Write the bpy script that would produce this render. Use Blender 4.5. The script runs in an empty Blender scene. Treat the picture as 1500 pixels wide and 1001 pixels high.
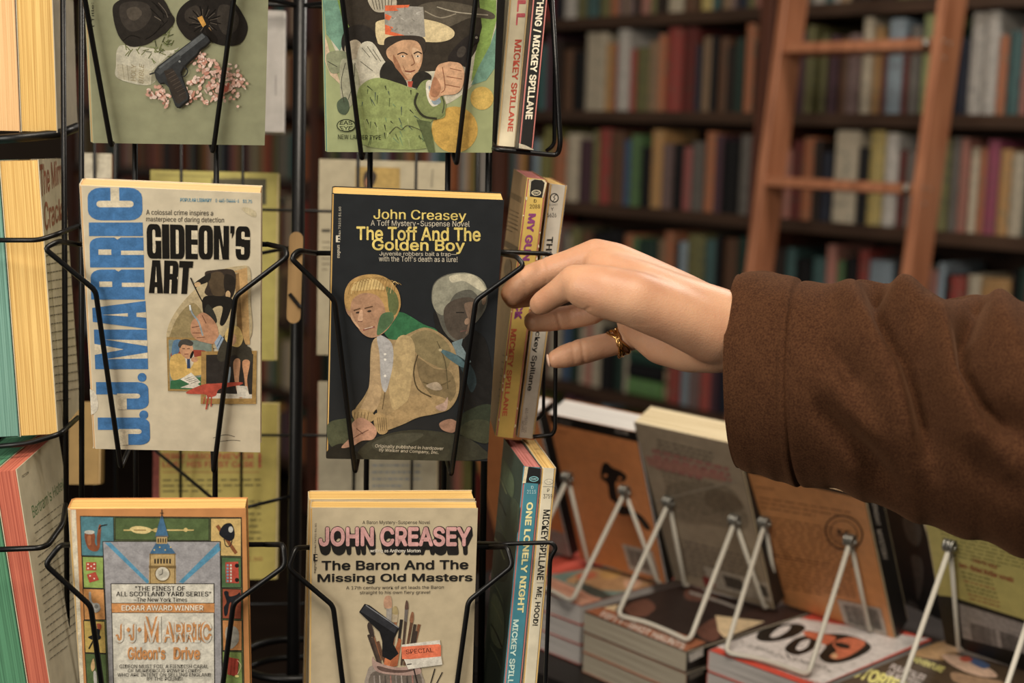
import bpy, bmesh, math, random
from mathutils import Vector, Matrix, Euler
from mathutils.geometry import tessellate_polygon
R_ = math.radians
random.seed(7)
SC = bpy.context.scene
COL = SC.collection

# ------------------------------------------------------------------ camera
CAM = Vector((0, 0, 1.5))
PITCH, ROLL, FPX = R_(8.3), R_(1.7), 1500 * 50 / 36
cm = Matrix.Rotation(math.pi / 2 - PITCH, 3, 'X') @ Matrix.Rotation(ROLL, 3, 'Z')
cd = bpy.data.cameras.new('camera'); cam = bpy.data.objects.new('camera', cd); COL.objects.link(cam)
cam.matrix_world = Matrix.Translation(CAM) @ cm.to_4x4()
cd.lens = 50; cd.sensor_width = 36; cd.clip_start = .02; cd.clip_end = 60
cd.dof.use_dof = True; cd.dof.focus_distance = .9; cd.dof.aperture_fstop = 6.3
SC.camera = cam
# ------------------------------------------------------------------ world, lamps, exposure
SC.view_settings.view_transform = 'Standard'; SC.view_settings.look = 'None'
SC.view_settings.exposure = 0.12; SC.view_settings.gamma = 1; SC.view_settings.use_curve_mapping = False
W = bpy.data.worlds.new('world'); SC.world = W; W.use_nodes = True
W.node_tree.nodes['Background'].inputs[0].default_value = (1.0, .90, .78, 1)
W.node_tree.nodes['Background'].inputs[1].default_value = .16
def area(name, loc, target, size, power, color, sy=None):
    l = bpy.data.lights.new(name, 'AREA'); l.energy = power; l.color = color; l.size = size
    if sy: l.shape = 'RECTANGLE'; l.size_y = sy
    o = bpy.data.objects.new(name, l); COL.objects.link(o); o.location = loc
    o.rotation_euler = (Vector(target) - Vector(loc)).to_track_quat('-Z', 'Y').to_euler()
    return o
area('ceiling_lamp_rack', (.05, .05, 2.8), (.1, .9, 1.3), .8, 40, (1, .89, .74))
area('added_side_fill', (-1.15, -.2, 1.75), (-.1, .95, 1.25), .8, 22, (1, .93, .82))  # added fill out of frame at left, brightens the rack's forward-leaning covers
area('ceiling_lamp_table', (1.0, 2.3, 2.95), (.5, 1.4, 1.0), .7, 40, (1, .92, .82))
area('ceiling_lamp_aisle', (-.9, 2.5, 2.95), (.2, 4.0, 1.4), .8, 15, (1, .84, .66))

# ------------------------------------------------------------------ geometry helpers
def ray(px, py): return cm @ Vector(((px - 750) / FPX, -(py - 500.5) / FPX, -1))
def P(px, py, d): return CAM + ray(px, py) * d
def hitplane(px, py, O, n):
    r = ray(px, py); return CAM + r * ((O - CAM).dot(n) / r.dot(n))
def zhit(px, py, z): return hitplane(px, py, Vector((0, 0, z)), Vector((0, 0, 1)))
def depth(p): return -((cm.transposed() @ (p - CAM)).z)
def tag(o, label=None, cat=None, group=None, kind=None):
    if label: o['label'] = label
    if cat: o['category'] = cat
    if group: o['group'] = group
    if kind: o['kind'] = kind
    return o
def empty(name, loc=(0, 0, 0), eul=(0, 0, 0)):
    o = bpy.data.objects.new(name, None); COL.objects.link(o); o.empty_display_size = .02
    o.location = loc; o.rotation_euler = eul; o['_m'] = 0; del o['_m']
    return o
def mw(o):
    m = Matrix.Translation(o.location) @ o.rotation_euler.to_matrix().to_4x4()
    return m
def mesh_obj(name, verts, faces, mats, parent=None, smooth=False, fm=None):
    me = bpy.data.meshes.new(name); me.from_pydata([tuple(v) for v in verts], [], faces); 
    for m in (mats if isinstance(mats, (list, tuple)) else [mats]): me.materials.append(m)
    if fm: me.polygons.foreach_set('material_index', fm)
    if smooth: me.polygons.foreach_set('use_smooth', [True] * len(me.polygons))
    me.update()
    o = bpy.data.objects.new(name, me); COL.objects.link(o)
    if parent: o.parent = parent
    return o
class MB:
    def __init__(s): s.v = []; s.f = []; s.m = []
    def add(s, vs, fs, mi=0):
        k = len(s.v); s.v += [Vector(a) for a in vs]; s.f += [tuple(i + k for i in f) for f in fs]; s.m += [mi] * len(fs)
    def box(s, a, b, mi=0, M=None, bev=0):
        x0, y0, z0 = a; x1, y1, z1 = b
        if bev:
            pr = [(x0 + bev, y0), (x1 - bev, y0), (x1, y0 + bev), (x1, y1 - bev), (x1 - bev, y1), (x0 + bev, y1), (x0, y1 - bev), (x0, y0 + bev)]
        else: pr = [(x0, y0), (x1, y0), (x1, y1), (x0, y1)]
        s.prism(pr, z0, z1, mi, M)
    def prism(s, pr, z0, z1, mi=0, M=None):
        n = len(pr); vs = [Vector((x, y, z0)) for x, y in pr] + [Vector((x, y, z1)) for x, y in pr]
        if M: vs = [M @ q for q in vs]
        s.add(vs, [tuple(range(n))[::-1], tuple(range(n, 2 * n))] + [(i, (i + 1) % n, n + (i + 1) % n, n + i) for i in range(n)], mi)
    def tube(s, pts, r, seg=8, mi=0, fillet=.004, closed=False):
        pts = [Vector(p) for p in pts]
        if fillet and len(pts) > 2:
            q = [pts[0]]
            for i in range(1, len(pts) - 1):
                a, b, c = pts[i - 1], pts[i], pts[i + 1]
                la, lc = (a - b).length, (c - b).length; f = min(fillet, la * .45, lc * .45)
                p0 = b + (a - b).normalized() * f; p1 = b + (c - b).normalized() * f
                for k in range(5):
                    t = k / 4; q.append(p0 * (1 - t) ** 2 + b * 2 * t * (1 - t) + p1 * t * t)
            q.append(pts[-1]); pts = q
        n = len(pts); rr = r if isinstance(r, list) else [r] * n
        T = []
        for i in range(n):
            d = (pts[min(i + 1, n - 1)] - pts[max(i - 1, 0)])
            if closed: d = pts[(i + 1) % n] - pts[i - 1]
            T.append(d.normalized())
        up = Vector((0, 0, 1)) if abs(T[0].z) < .9 else Vector((1, 0, 0))
        N = (up - T[0] * up.dot(T[0])).normalized(); vs = []
        for i in range(n):
            N = (N - T[i] * N.dot(T[i])).normalized(); B = T[i].cross(N)
            for k in range(seg):
                a = 2 * math.pi * k / seg; vs.append(pts[i] + (N * math.cos(a) + B * math.sin(a)) * rr[i])
        fs = []
        for i in range(n if closed else n - 1):
            j = (i + 1) % n
            for k in range(seg): fs.append((i * seg + k, i * seg + (k + 1) % seg, j * seg + (k + 1) % seg, j * seg + k))
        if not closed: fs += [tuple(range(seg))[::-1], tuple(range((n - 1) * seg, n * seg))]
        s.add(vs, fs, mi)
    def ball(s, c, r, mi=0, seg=10, rings=7, sc=(1, 1, 1)):
        vs = []; fs = []; c = Vector(c)
        for i in range(rings + 1):
            t = math.pi * i / rings
            for k in range(seg):
                a = 2 * math.pi * k / seg; vs.append(c + Vector((math.sin(t) * math.cos(a) * sc[0], math.sin(t) * math.sin(a) * sc[1], math.cos(t) * sc[2])) * r)
        for i in range(rings):
            for k in range(seg): fs.append((i * seg + k, (i + 1) * seg + k, (i + 1) * seg + (k + 1) % seg, i * seg + (k + 1) % seg))
        s.add(vs, fs, mi)
    def build(s, name, mats, parent=None, smooth=False, world=False):
        vs = s.v
        if world and parent: im = mw(parent).inverted(); vs = [im @ v for v in vs]
        return mesh_obj(name, vs, s.f, mats, parent, smooth, s.m)

# ------------------------------------------------------------------ materials
def lin(c):
    if isinstance(c, str): c = tuple(int(c[i:i + 2], 16) for i in (0, 2, 4))
    r = [((x / 255) / 12.92 if x / 255 <= .04045 else ((x / 255 + .055) / 1.055) ** 2.4) for x in c[:3]]
    g = .3 * r[0] + .6 * r[1] + .1 * r[2]
    return tuple(x * .86 + g * .14 for x in r) + (1,)
def newmat(name, rough=.6, spec=.3):
    m = bpy.data.materials.new(name); m.use_nodes = True; b = m.node_tree.nodes['Principled BSDF']
    b.inputs['Roughness'].default_value = rough; b.inputs['Specular IOR Level'].default_value = spec
    return m, m.node_tree.nodes, m.node_tree.links, b
def mat(name, c, rough=.6, spec=.3, metal=0, noise=0, nscale=60, bump=0, bscale=400, c2=None, stretch=(1, 1, 1), coat=0):
    m, N, L, b = newmat(name, rough, spec); b.inputs['Metallic'].default_value = metal
    b.inputs['Coat Weight'].default_value = coat
    c = lin(c)
    tc = N.new('ShaderNodeTexCoord'); mp = N.new('ShaderNodeMapping'); mp.inputs['Scale'].default_value = stretch
    L.new(tc.outputs['Object'], mp.inputs[0])
    if noise or c2:
        n = N.new('ShaderNodeTexNoise'); n.inputs['Scale'].default_value = nscale; n.inputs['Detail'].default_value = 6
        L.new(mp.outputs[0], n.inputs['Vector'])
        r = N.new('ShaderNodeValToRGB'); d = lin(c2) if c2 else tuple(x * (1 - noise) for x in c[:3]) + (1,)
        r.color_ramp.elements[0].position = .35; r.color_ramp.elements[1].position = .65
        r.color_ramp.elements[0].color = d; r.color_ramp.elements[1].color = c
        L.new(n.outputs[0], r.inputs[0]); L.new(r.outputs[0], b.inputs['Base Color'])
    else: b.inputs['Base Color'].default_value = c
    if bump:
        n2 = N.new('ShaderNodeTexNoise'); n2.inputs['Scale'].default_value = bscale; n2.inputs['Detail'].default_value = 4
        L.new(mp.outputs[0], n2.inputs['Vector'])
        bp = N.new('ShaderNodeBump'); bp.inputs['Strength'].default_value = bump; bp.inputs['Distance'].default_value = .001
        L.new(n2.outputs[0], bp.inputs['Height']); L.new(bp.outputs[0], b.inputs['Normal'])
    return m
def attr_mat(name, rough=.5, grain=.12):
    m, N, L, b = newmat(name, rough, .35)
    a = N.new('ShaderNodeAttribute'); a.attribute_name = 'ink'
    tc = N.new('ShaderNodeTexCoord'); n = N.new('ShaderNodeTexNoise'); n.inputs['Scale'].default_value = 900; n.inputs['Detail'].default_value = 3
    L.new(tc.outputs['Object'], n.inputs['Vector'])
    mr = N.new('ShaderNodeMapRange'); mr.inputs[3].default_value = 1 - grain; mr.inputs[4].default_value = 1 + grain; mr.inputs[1].default_value = .3; mr.inputs[2].default_value = .7
    L.new(n.outputs[0], mr.inputs[0])
    h = N.new('ShaderNodeHueSaturation'); L.new(a.outputs['Color'], h.inputs['Color']); L.new(mr.outputs[0], h.inputs['Value'])
    n2 = N.new('ShaderNodeTexNoise'); n2.inputs['Scale'].default_value = 170; n2.inputs['Detail'].default_value = 5; n2.inputs['Distortion'].default_value = .6
    L.new(tc.outputs['Object'], n2.inputs['Vector'])
    m2 = N.new('ShaderNodeMapRange'); m2.inputs[3].default_value = .82; m2.inputs[4].default_value = 1.15; m2.inputs[1].default_value = .35; m2.inputs[2].default_value = .65
    L.new(n2.outputs[0], m2.inputs[0]); h2 = N.new('ShaderNodeHueSaturation'); L.new(h.outputs[0], h2.inputs['Color']); L.new(m2.outputs[0], h2.inputs['Value'])
    L.new(h2.outputs[0], b.inputs['Base Color']); return m
INK = attr_mat('printed_ink')
def paper(name, c, c2, axis='y'):
    # page block: thin leaf lines running along the block
    st = {'y': (6, 900, 6), 'z': (6, 6, 900)}[axis]
    m = mat(name, c, .85, .15, c2=c2, nscale=1.2, stretch=st, bump=.5, bscale=1.4)
    return m
M_WIRE = mat('black_enamel_wire', '0a0a0b', .38, .3, bump=.1, bscale=300)
M_PG = {'tan': paper('tan_page_edges', 'd6b67e', 'b8935a'), 'yellow': paper('yellow_page_edges', 'dcb562', 'b98d3e'),
        'cream': paper('cream_page_edges', 'e2d3ae', 'bda77c'), 'red': paper('red_stained_page_edges', 'c2654a', '9c4634'),
        'teal': paper('teal_stained_page_edges', '6f9c8e', '4f7c6e'), 'white': paper('white_page_edges', 'd9d6d2', 'b9b5b2'),
        'pink': paper('pink_stained_page_edges', 'bd7068', '9b5149'), 'green': paper('green_stained_page_edges', '4d8a66', '3b6e50'),
        'lav': paper('pale_grey_page_edges', 'b4adb0', '958f92'), 'orangetan': paper('orange_tan_page_edges', 'dcb078', 'c89a60')}
_cm = {}
def cover(c, rough=.48, noise=.14):
    k = (c, rough)
    if k not in _cm: _cm[k] = mat('cover_stock_' + str(len(_cm)), c, rough, .35, noise=noise, nscale=90, bump=.08, bscale=250)
    return _cm[k]

# ------------------------------------------------------------------ printing on a flat face
def catmull(pts, n=5, closed=True):
    out = []; m = len(pts); rng = range(m) if closed else range(m - 1)
    g = (lambda i: pts[i % m]) if closed else (lambda i: pts[max(0, min(m - 1, i))])
    for i in rng:
        p0, p1, p2, p3 = g(i - 1), g(i), g(i + 1), g(i + 2)
        for k in range(n):
            t = k / n
            out.append(tuple(.5 * (2 * p1[j] + (-p0[j] + p2[j]) * t + (2 * p0[j] - 5 * p1[j] + 4 * p2[j] - p3[j]) * t * t + (-p0[j] + 3 * p1[j] - 3 * p2[j] + p3[j]) * t ** 3) for j in (0, 1)))
    if not closed: out.append(tuple(pts[-1]))
    return out
_tx = {}
VF = None
try:      # Blender's own bundled sans, else its built-in face
    import os
    VF = bpy.data.fonts.load(os.path.join(bpy.utils.system_resource('DATAFILES', path='fonts'), 'Inter.woff2'))
except Exception: VF = None
def glyphs(s, bold, sp=1.0):
    k = (s, bold, sp)
    if k not in _tx:
        cu = bpy.data.curves.new('t', 'FONT'); cu.body = s; cu.resolution_u = 3;
        if VF: cu.font = VF
        cu.size = 1; cu.space_character = sp; cu.fill_mode = 'FRONT'
        o = bpy.data.objects.new('t', cu); COL.objects.link(o)
        me = bpy.data.meshes.new_from_object(o.evaluated_get(bpy.context.evaluated_depsgraph_get()))
        v = [(a.co.x, a.co.y) for a in me.vertices]; f = [tuple(p.vertices) for p in me.polygons]
        bpy.data.objects.remove(o); bpy.data.curves.remove(cu); bpy.data.meshes.remove(me)
        xs = [a[0] for a in v]; ys = [a[1] for a in v]
        x0, x1, y0, y1 = min(xs), max(xs), min(ys), max(ys)
        B = bold * .9; W_, H_ = x1 - x0 + 2 * B, y1 - y0 + 2 * B; V, Fc = [], []
        for dx, dy in ([(0, 0)] if bold < .004 else [(-B, 0), (B, 0)] if bold < .02 else [(-B, 0), (B, 0), (0, B), (0, -B), (-B * .7, B * .7), (B * .7, B * .7), (-B * .7, -B * .7), (B * .7, -B * .7)]):
            n0 = len(V); V += [((a - x0 + B + dx) / W_, (b - y0 + B + dy) / H_, n0 // len(v)) for a, b in v]; Fc += [tuple(i + n0 for i in g) for g in f]
        _tx[k] = (V, Fc)
    return _tx[k]
# heavy block capitals: (ink shapes, knocked-out shapes) on a unit cell, width factor
def rr(x0, y0, x1, y1, r, corners='abcd', n=4):
    out = []
    for cx, cy, sx, sy, a0, c in ((x1, y1, -1, -1, 0, 'a'), (x0, y1, 1, -1, 90, 'b'), (x0, y0, 1, 1, 180, 'c'), (x1, y0, -1, 1, 270, 'd')):
        if c in corners:
            ox, oy = cx + sx * r, cy + sy * r * .8
            for k in range(n + 1):
                a = R_(a0 + 90 * k / n); out.append((ox + r * math.cos(a), oy + r * .8 * math.sin(a)))
        else: out.append((cx, cy))
    return out
def bx(a, b, c, d): return [(a, b), (c, b), (c, d), (a, d)]
BLOCK = {
 'C': (1, [rr(0, 0, 1, 1, .3)], [rr(.4, .16, .6, .84, .09), bx(.55, .42, 1.05, .58)]),
 'G': (1, [rr(0, 0, 1, 1, .3), bx(.8, 0, 1, .4)], [rr(.4, .16, .6, .84, .09), bx(.55, .52, 1.05, .62), bx(.5, .3, .62, .42)]),
 'I': (.5, [bx(0, 0, 1, 1)], []),
 'R': (1, [rr(0, 0, 1, 1, .25, 'a')], [bx(.42, .6, .6, .84), bx(.42, -.01, .56, .42), [(1.02, .42), (.93, .48), (1.02, .54)]]),
 'A': (1.05, [[(0, 0), (.25, 1), (.75, 1), (1, 0)]], [[(.44, .34), (.56, .34), (.5, .82)], [(.4, -.01), (.43, .18), (.57, .18), (.6, -.01)]]),
 'M': (1.3, [bx(0, 0, 1, 1)], [[(.36, 1.01), (.64, 1.01), (.5, .45)], [(.27, -.01), (.25, .8), (.42, -.01)], [(.73, -.01), (.75, .8), (.58, -.01)]]),
 'J': (.9, [bx(.55, .2, 1, 1), rr(0, 0, 1, .5, .25, 'cd')], [rr(.4, .16, .58, .6, .08, 'cd'), bx(-.01, .42, .45, .6)]),
 'D': (1, [rr(0, 0, 1, 1, .28, 'ad')], [rr(.4, .15, .6, .85, .08, 'ad')]),
 'E': (.85, [bx(0, 0, 1, 1)], [bx(.5, .16, 1.01, .42), bx(.5, .58, 1.01, .84)]),
 'O': (1, [rr(0, 0, 1, 1, .3)], [rr(.4, .16, .6, .84, .09)]),
 'N': (1.05, [bx(0, 0, 1, 1)], [[(.36, -.01), (.36, .62), (.58, -.01)], [(.64, 1.01), (.64, .38), (.42, 1.01)]]),
 'S': (1, [rr(0, 0, 1, 1, .28)], [rr(.4, .62, .62, .84, .06), bx(.6, .6, 1.05, .68), rr(.38, .16, .6, .38, .06), bx(-.05, .32, .4, .4)]),
 'T': (.95, [bx(0, .8, 1, 1), bx(.28, 0, .72, 1)], []),
 "'": (.35, [[(.1, 1), (.9, 1), (.9, .8), (.4, .62), (.4, .78), (.1, .78)]], []),
}
class Print:
    """flat ink on one face: O a point on it, n its outward normal"""
    def __init__(s, O, n, start=1e-4, step=3e-6): s.O = Vector(O); s.n = Vector(n).normalized(); s.off = start; s.step = step; s.v = []; s.f = []; s.c = []
    def _add(s, pts, faces, col):
        O = s.O + s.n * s.off; s.off += s.step; k = len(s.v)
        s.v += [hitplane(x, y, O, s.n) for x, y in pts]; s.f += [tuple(i + k for i in f) for f in faces]; s.c += [lin(col)] * len(faces)
    def poly(s, pts, col):
        tri = tessellate_polygon([[Vector((x, y, 0)) for x, y in pts]]); s._add(pts, [tuple(t) for t in tri], col)
    def blob(s, pts, col, n=5): s.poly(catmull(pts, n), col)
    def rect(s, x0, y0, x1, y1, col): s.poly([(x0, y0), (x1, y0), (x1, y1), (x0, y1)], col)
    def ell(s, cx, cy, rx, ry, col, rot=0, n=24):
        a = R_(rot); s._add([(cx + rx * math.cos(t) * math.cos(a) - ry * math.sin(t) * math.sin(a), cy + rx * math.cos(t) * math.sin(a) + ry * math.sin(t) * math.cos(a)) for t in [2 * math.pi * k / n for k in range(n)]], [tuple(range(n))], col)
    def line(s, pts, w, col, smooth=True):
        if smooth and len(pts) > 2: pts = catmull(pts, 4, False)
        L, Rr = [], []
        for i, p in enumerate(pts):
            a = pts[max(0, i - 1)]; b = pts[min(len(pts) - 1, i + 1)]; dx, dy = b[0] - a[0], b[1] - a[1]; l = math.hypot(dx, dy) or 1
            ww = w / 2 if not isinstance(w, tuple) else (w[0] + (w[1] - w[0]) * i / (len(pts) - 1)) / 2
            L.append((p[0] - dy / l * ww, p[1] + dx / l * ww)); Rr.append((p[0] + dy / l * ww, p[1] - dx / l * ww))
        n = len(pts); s._add(L + Rr, [(i, i + 1, n + i + 1, n + i) for i in range(n - 1)], col)
    def text(s, t, q, col, bold=0.0, sp=1.0):
        """q = px of the ink's top-left, top-right, bottom-right, bottom-left in reading direction"""
        v, f = glyphs(t, bold, sp); TL, TR, BR, BL = q
        pts = []; lay = []
        for a, b, l_ in v:
            lay.append(l_); pts.append(tuple((TL[i] * (1 - a) + TR[i] * a) * b + (BL[i] * (1 - a) + BR[i] * a) * (1 - b) for i in (0, 1)))
        k0 = len(s.v); s._add(pts, f, col)
        for i, l_ in enumerate(lay): s.v[k0 + i] = s.v[k0 + i] + s.n * (l_ * 2e-6)
        s.off += 2e-6 * (max(lay) + 1)
    def t4(s, t, x0, y0, x1, y1, col, bold=0.0, sl=0.0, sp=1.0):
        """upright line between x0..x1, top y0 bottom y1, sl = drop over its length"""
        s.text(t, ((x0, y0), (x1, y0 + sl), (x1, y1 + sl), (x0, y1)), col, bold, sp)
    def block(s, t, q, col, bg, gap=.07):
        TL, TR, BR, BL = q; ws = [BLOCK[c][0] for c in t]; tot = sum(ws) + gap * (len(t) - 1); x = 0
        def mp(a, b): return tuple((TL[i] * (1 - a) + TR[i] * a) * b + (BL[i] * (1 - a) + BR[i] * a) * (1 - b) for i in (0, 1))
        for c, w in zip(t, ws):
            for sh, cc in ((BLOCK[c][1], col), (BLOCK[c][2], bg)):
                for g in sh: s.poly([mp((x + max(0, min(1, a)) * w) / tot, max(0, min(1, b))) for a, b in g], cc)
            x += w + gap
    def build(s, name, parent):
        if not s.f: return
        im = mw(parent).inverted(); me = bpy.data.meshes.new(name); cv = next((c for c in parent.children if c.name.startswith('cover')), None); vl = [im @ v for v in s.v]
        if cv:      # trim the ink at the edges of the cover
            lo = [min(v.co[i] for v in cv.data.vertices) for i in range(3)]; hi = [max(v.co[i] for v in cv.data.vertices) for i in range(3)]
            nl = im.to_3x3() @ s.n; ax = max(range(3), key=lambda i: abs(nl[i]))
            for v in vl:
                for i in range(3):
                    if i != ax: v[i] = max(lo[i], min(hi[i], v[i]))
        me.from_pydata([tuple(v) for v in vl], [], s.f)
        at = me.attributes.new('ink', 'FLOAT_COLOR', 'FACE')
        at.data.foreach_set('color', [x for c in s.c for x in c]); me.materials.append(INK)
        o = bpy.data.objects.new(name, me); COL.objects.link(o); o.parent = next((c for c in parent.children if c.name.startswith('cover')), parent)
        s.v, s.f, s.c = [], [], []
        return o

# ------------------------------------------------------------------ book builder
def make_book(name, label, group, loc, eul, dims, ccol, pages='tan', flip=False, lay=False, cat='book', rough=.45, spine_col=None, board=.0005, tag_it=True):
    """local x: spine(0) to fore-edge(w), y thickness, z height; flip puts the spine at x=w; lay: x,y face size, z thickness"""
    w, t, h = dims; e = empty(name, loc, eul)
    if tag_it: tag(e, label, cat, group)
    mats = [cover(ccol, rough), cover(spine_col, rough) if spine_col else cover(ccol, rough)]
    b = MB(); bd = board; r = min(.0018, t * .2)
    def X(x): return w - x if flip else x
    if lay:  # spine on the x=0 edge, stack direction z, box x=w, y=t(length), z=h(thickness)
        pr = [(0, r), (r, 0), (w, 0), (w, bd), (r, bd), (bd, r), (bd, h - r), (r, h - bd), (w, h - bd), (w, h), (r, h), (0, h - r)]
        vs = [(X(x), 0, z) for x, z in pr] + [(X(x), t, z) for x, z in pr]
    else:
        pr = [(0, r), (r, 0), (w, 0), (w, bd), (r, bd), (bd, r), (bd, t - r), (r, t - bd), (w, t - bd), (w, t), (r, t), (0, t - r)]
        vs = [(X(x), y, 0) for x, y in pr] + [(X(x), y, h) for x, y in pr]
    n = len(pr); fs = [(i, (i + 1) % n, n + (i + 1) % n, n + i) for i in range(n)]; mi = [0] * n
    mi[0] = mi[n - 1] = mi[n - 2] = 1
    caps = [(0, 1, 4, 5), (1, 2, 3, 4), (0, 5, 6, 11), (6, 7, 10, 11), (7, 8, 9, 10)]
    for c in caps: fs += [tuple(c[::-1]), tuple(i + n for i in c)]; mi += [0, 0]
    for f_, m_ in zip(fs, mi): b.f.append(f_); b.m.append(m_)
    b.v = [Vector(q) for q in vs]; b.build('cover', mats, e)
    p = MB(); g = .0006
    a0, a1 = (bd, w - g) if not flip else (g, w - bd)
    if lay: p.box((a0, g, bd), (a1, t - g, h - bd))
    else: p.box((a0, bd, g), (a1, t - bd, h - g))
    p.build('page_block', M_PG[pages] if not lay else M_PGZ[pages], e)
    return e
M_PGZ = {k: paper(k + '_page_edges_flat', a, b_, 'z') for k, a, b_ in (('lav', 'b4adb0', '958f92'), ('cream', 'b8ae9a', '978d7a'), ('white', 'c4bfbc', 'a39e9b'))}
def face(e, dims, which):
    """world point and normal of a face of a book: 'front' y=0, 'back' y=t, 'left' x=0, 'top' z=h"""
    m = mw(e); w, t, h = dims; Rm = m.to_3x3()
    d = {'front': ((0, 0, 0), (0, -1, 0)), 'back': ((0, t, 0), (0, 1, 0)), 'left': ((0, 0, 0), (-1, 0, 0)), 'top': ((0, 0, h), (0, 0, 1)), 'right': ((w, 0, 0), (1, 0, 0))}[which]
    return m @ Vector(d[0]), Rm @ Vector(d[1])

# ================================================================== room shell
UB = Vector((.66202, -.74949, 0)); VB = Vector((.74949, .66202, 0)); ZA = Vector((0, 0, 1))
BK0 = P(950, 140, 4.1); BK0.z = 0                      # a point on the bookcase front
O0 = hitplane(1120, 140, BK0, VB); O0.z = 0            # foot of the upright left of the ladder
YAW = math.atan2(UB.y, UB.x)
m_floor = mat('dark_carpet', '2c2018', .95, .1, noise=.3, nscale=8, bump=.5, bscale=200)
m_wall = mat('wall_paint', '5b4a3a', .8, .2, noise=.12, nscale=3)
m_ceil = mat('ceiling_paint', '6e6252', .9, .2, noise=.1, nscale=2)
b = MB(); b.box((-6, -2.5, -.06), (5.5, 9, 0)); tag(b.build('floor', m_floor), kind='structure')
b = MB(); b.box((-6, -2.5, 3.0), (5.5, 9, 3.06)); tag(b.build('ceiling', m_ceil), kind='structure')
MW = Matrix.Translation(O0) @ Matrix.Rotation(YAW, 4, 'Z')
b = MB(); b.prism([(-8.5, .31), (3.2, .31), (3.2, .39), (-8.5, .39)], 0, 3, M=MW); tag(b.build('wall_back', m_wall), kind='structure')

# ================================================================== bookcase
m_case = mat('dark_stained_wood', '4d3524', .5, .4, noise=.4, nscale=4, stretch=(1, 8, 8), bump=.1, bscale=40)
m_casered = mat('reddish_stained_upright', '6a3a26', .5, .4, noise=.35, nscale=5, stretch=(8, 8, 1))
BC = tag(empty('bookcase', O0, (0, 0, YAW)), 'wall-length dark wooden bookcase filled with book spines behind the rack and ladder', 'bookcase')
SHZ = [.181, .459, .737, 1.015, 1.299, 1.577, 1.853, 2.13, 2.41]
UP = [-4.33, -3.247, -2.16, -1.078, 0, 1.081, 2.16]
DEP = .29
for ux in UP:
    b = MB(); b.box((ux - .022, -.012, 0), (ux + .022, DEP, 2.7), bev=.003); b.build('upright', m_casered, BC)
for i in range(len(UP) - 1):
    for z in SHZ:
        b = MB(); b.box((UP[i] + .022, .0, z - .032), (UP[i + 1] - .022, DEP, z), bev=.004); b.build('shelf', m_case, BC)
b = MB(); b.box((UP[0], DEP, 0), (UP[-1], DEP + .015, 2.7)); b.build('back_panel', m_case, BC)
b = MB(); b.box((UP[0] - .03, -.03, 2.7), (UP[-1] + .03, DEP + .01, 2.76), bev=.004); b.build('cornice', m_case, BC)

# spine stock coloured per object, with faint printed marks along the spine
def spine_mat():
    m, N, L, bs = newmat('bookcase_spine_stock', .55, .35)
    oi = N.new('ShaderNodeObjectInfo'); tc = N.new('ShaderNodeTexCoord')
    mp = N.new('ShaderNodeMapping'); mp.inputs['Scale'].default_value = (3, 1, 14); L.new(tc.outputs['Generated'], mp.inputs[0])
    ad = N.new('ShaderNodeVectorMath'); ad.operation = 'ADD'; L.new(mp.outputs[0], ad.inputs[0])
    cb = N.new('ShaderNodeCombineXYZ'); ml = N.new('ShaderNodeMath'); ml.operation = 'MULTIPLY'; ml.inputs[1].default_value = 97; L.new(oi.outputs['Random'], ml.inputs[0])
    L.new(ml.outputs[0], cb.inputs[0]); L.new(ml.outputs[0], cb.inputs[2]); L.new(cb.outputs[0], ad.inputs[1])
    n = N.new('ShaderNodeTexNoise'); n.inputs['Scale'].default_value = 1.0; n.inputs['Detail'].default_value = 2; L.new(ad.outputs[0], n.inputs['Vector'])
    r = N.new('ShaderNodeValToRGB'); r.color_ramp.elements[0].position = .55; r.color_ramp.elements[1].position = .62
    r.color_ramp.elements[0].color = (0, 0, 0, 1); r.color_ramp.elements[1].color = (.75, .75, .75, 1); L.new(n.outputs[0], r.inputs[0])
    hs = N.new('ShaderNodeHueSaturation'); hs.inputs['Hue'].default_value = .56; hs.inputs['Saturation'].default_value = .6; hs.inputs['Value'].default_value = .55; L.new(oi.outputs['Color'], hs.inputs['Color'])
    mx = N.new('ShaderNodeMix'); mx.data_type = 'RGBA'; L.new(r.outputs[0], mx.inputs[0]); L.new(oi.outputs['Color'], mx.inputs[6]); L.new(hs.outputs[0], mx.inputs[7])
    L.new(mx.outputs[2], bs.inputs['Base Color']); return m
M_SP = spine_mat()
def unit_book():
    b = MB(); # rounded spine at y=0, boards, page block set back from the top and fore edge
    out = [(0, .06), (.08, .015), (.3, 0), (.7, 0), (.92, .015), (1, .06), (1, 1), (.9, 1), (.9, .08), (.1, .08), (.1, 1), (0, 1)]
    n = len(out); vs = [(x, y, 0) for x, y in out] + [(x, y, 1) for x, y in out]
    b.v = [Vector(v) for v in vs]
    for i in range(n): b.f.append((i, (i + 1) % n, n + (i + 1) % n, n + i)); b.m.append(0)
    for c in ((0, 1, 2, 9), (2, 3, 8, 9), (3, 4, 5, 8), (5, 6, 7, 8), (0, 9, 10, 11)): b.f += [tuple(c[::-1]), tuple(k + n for k in c)]; b.m += [0, 0]
    b.box((.1, .08, .015), (.9, .97, .975), 1)
    me = b.build('book', [M_SP, M_PG['cream']]); d = me.data; bpy.data.objects.remove(me); return d
UBK = unit_book()
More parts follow.
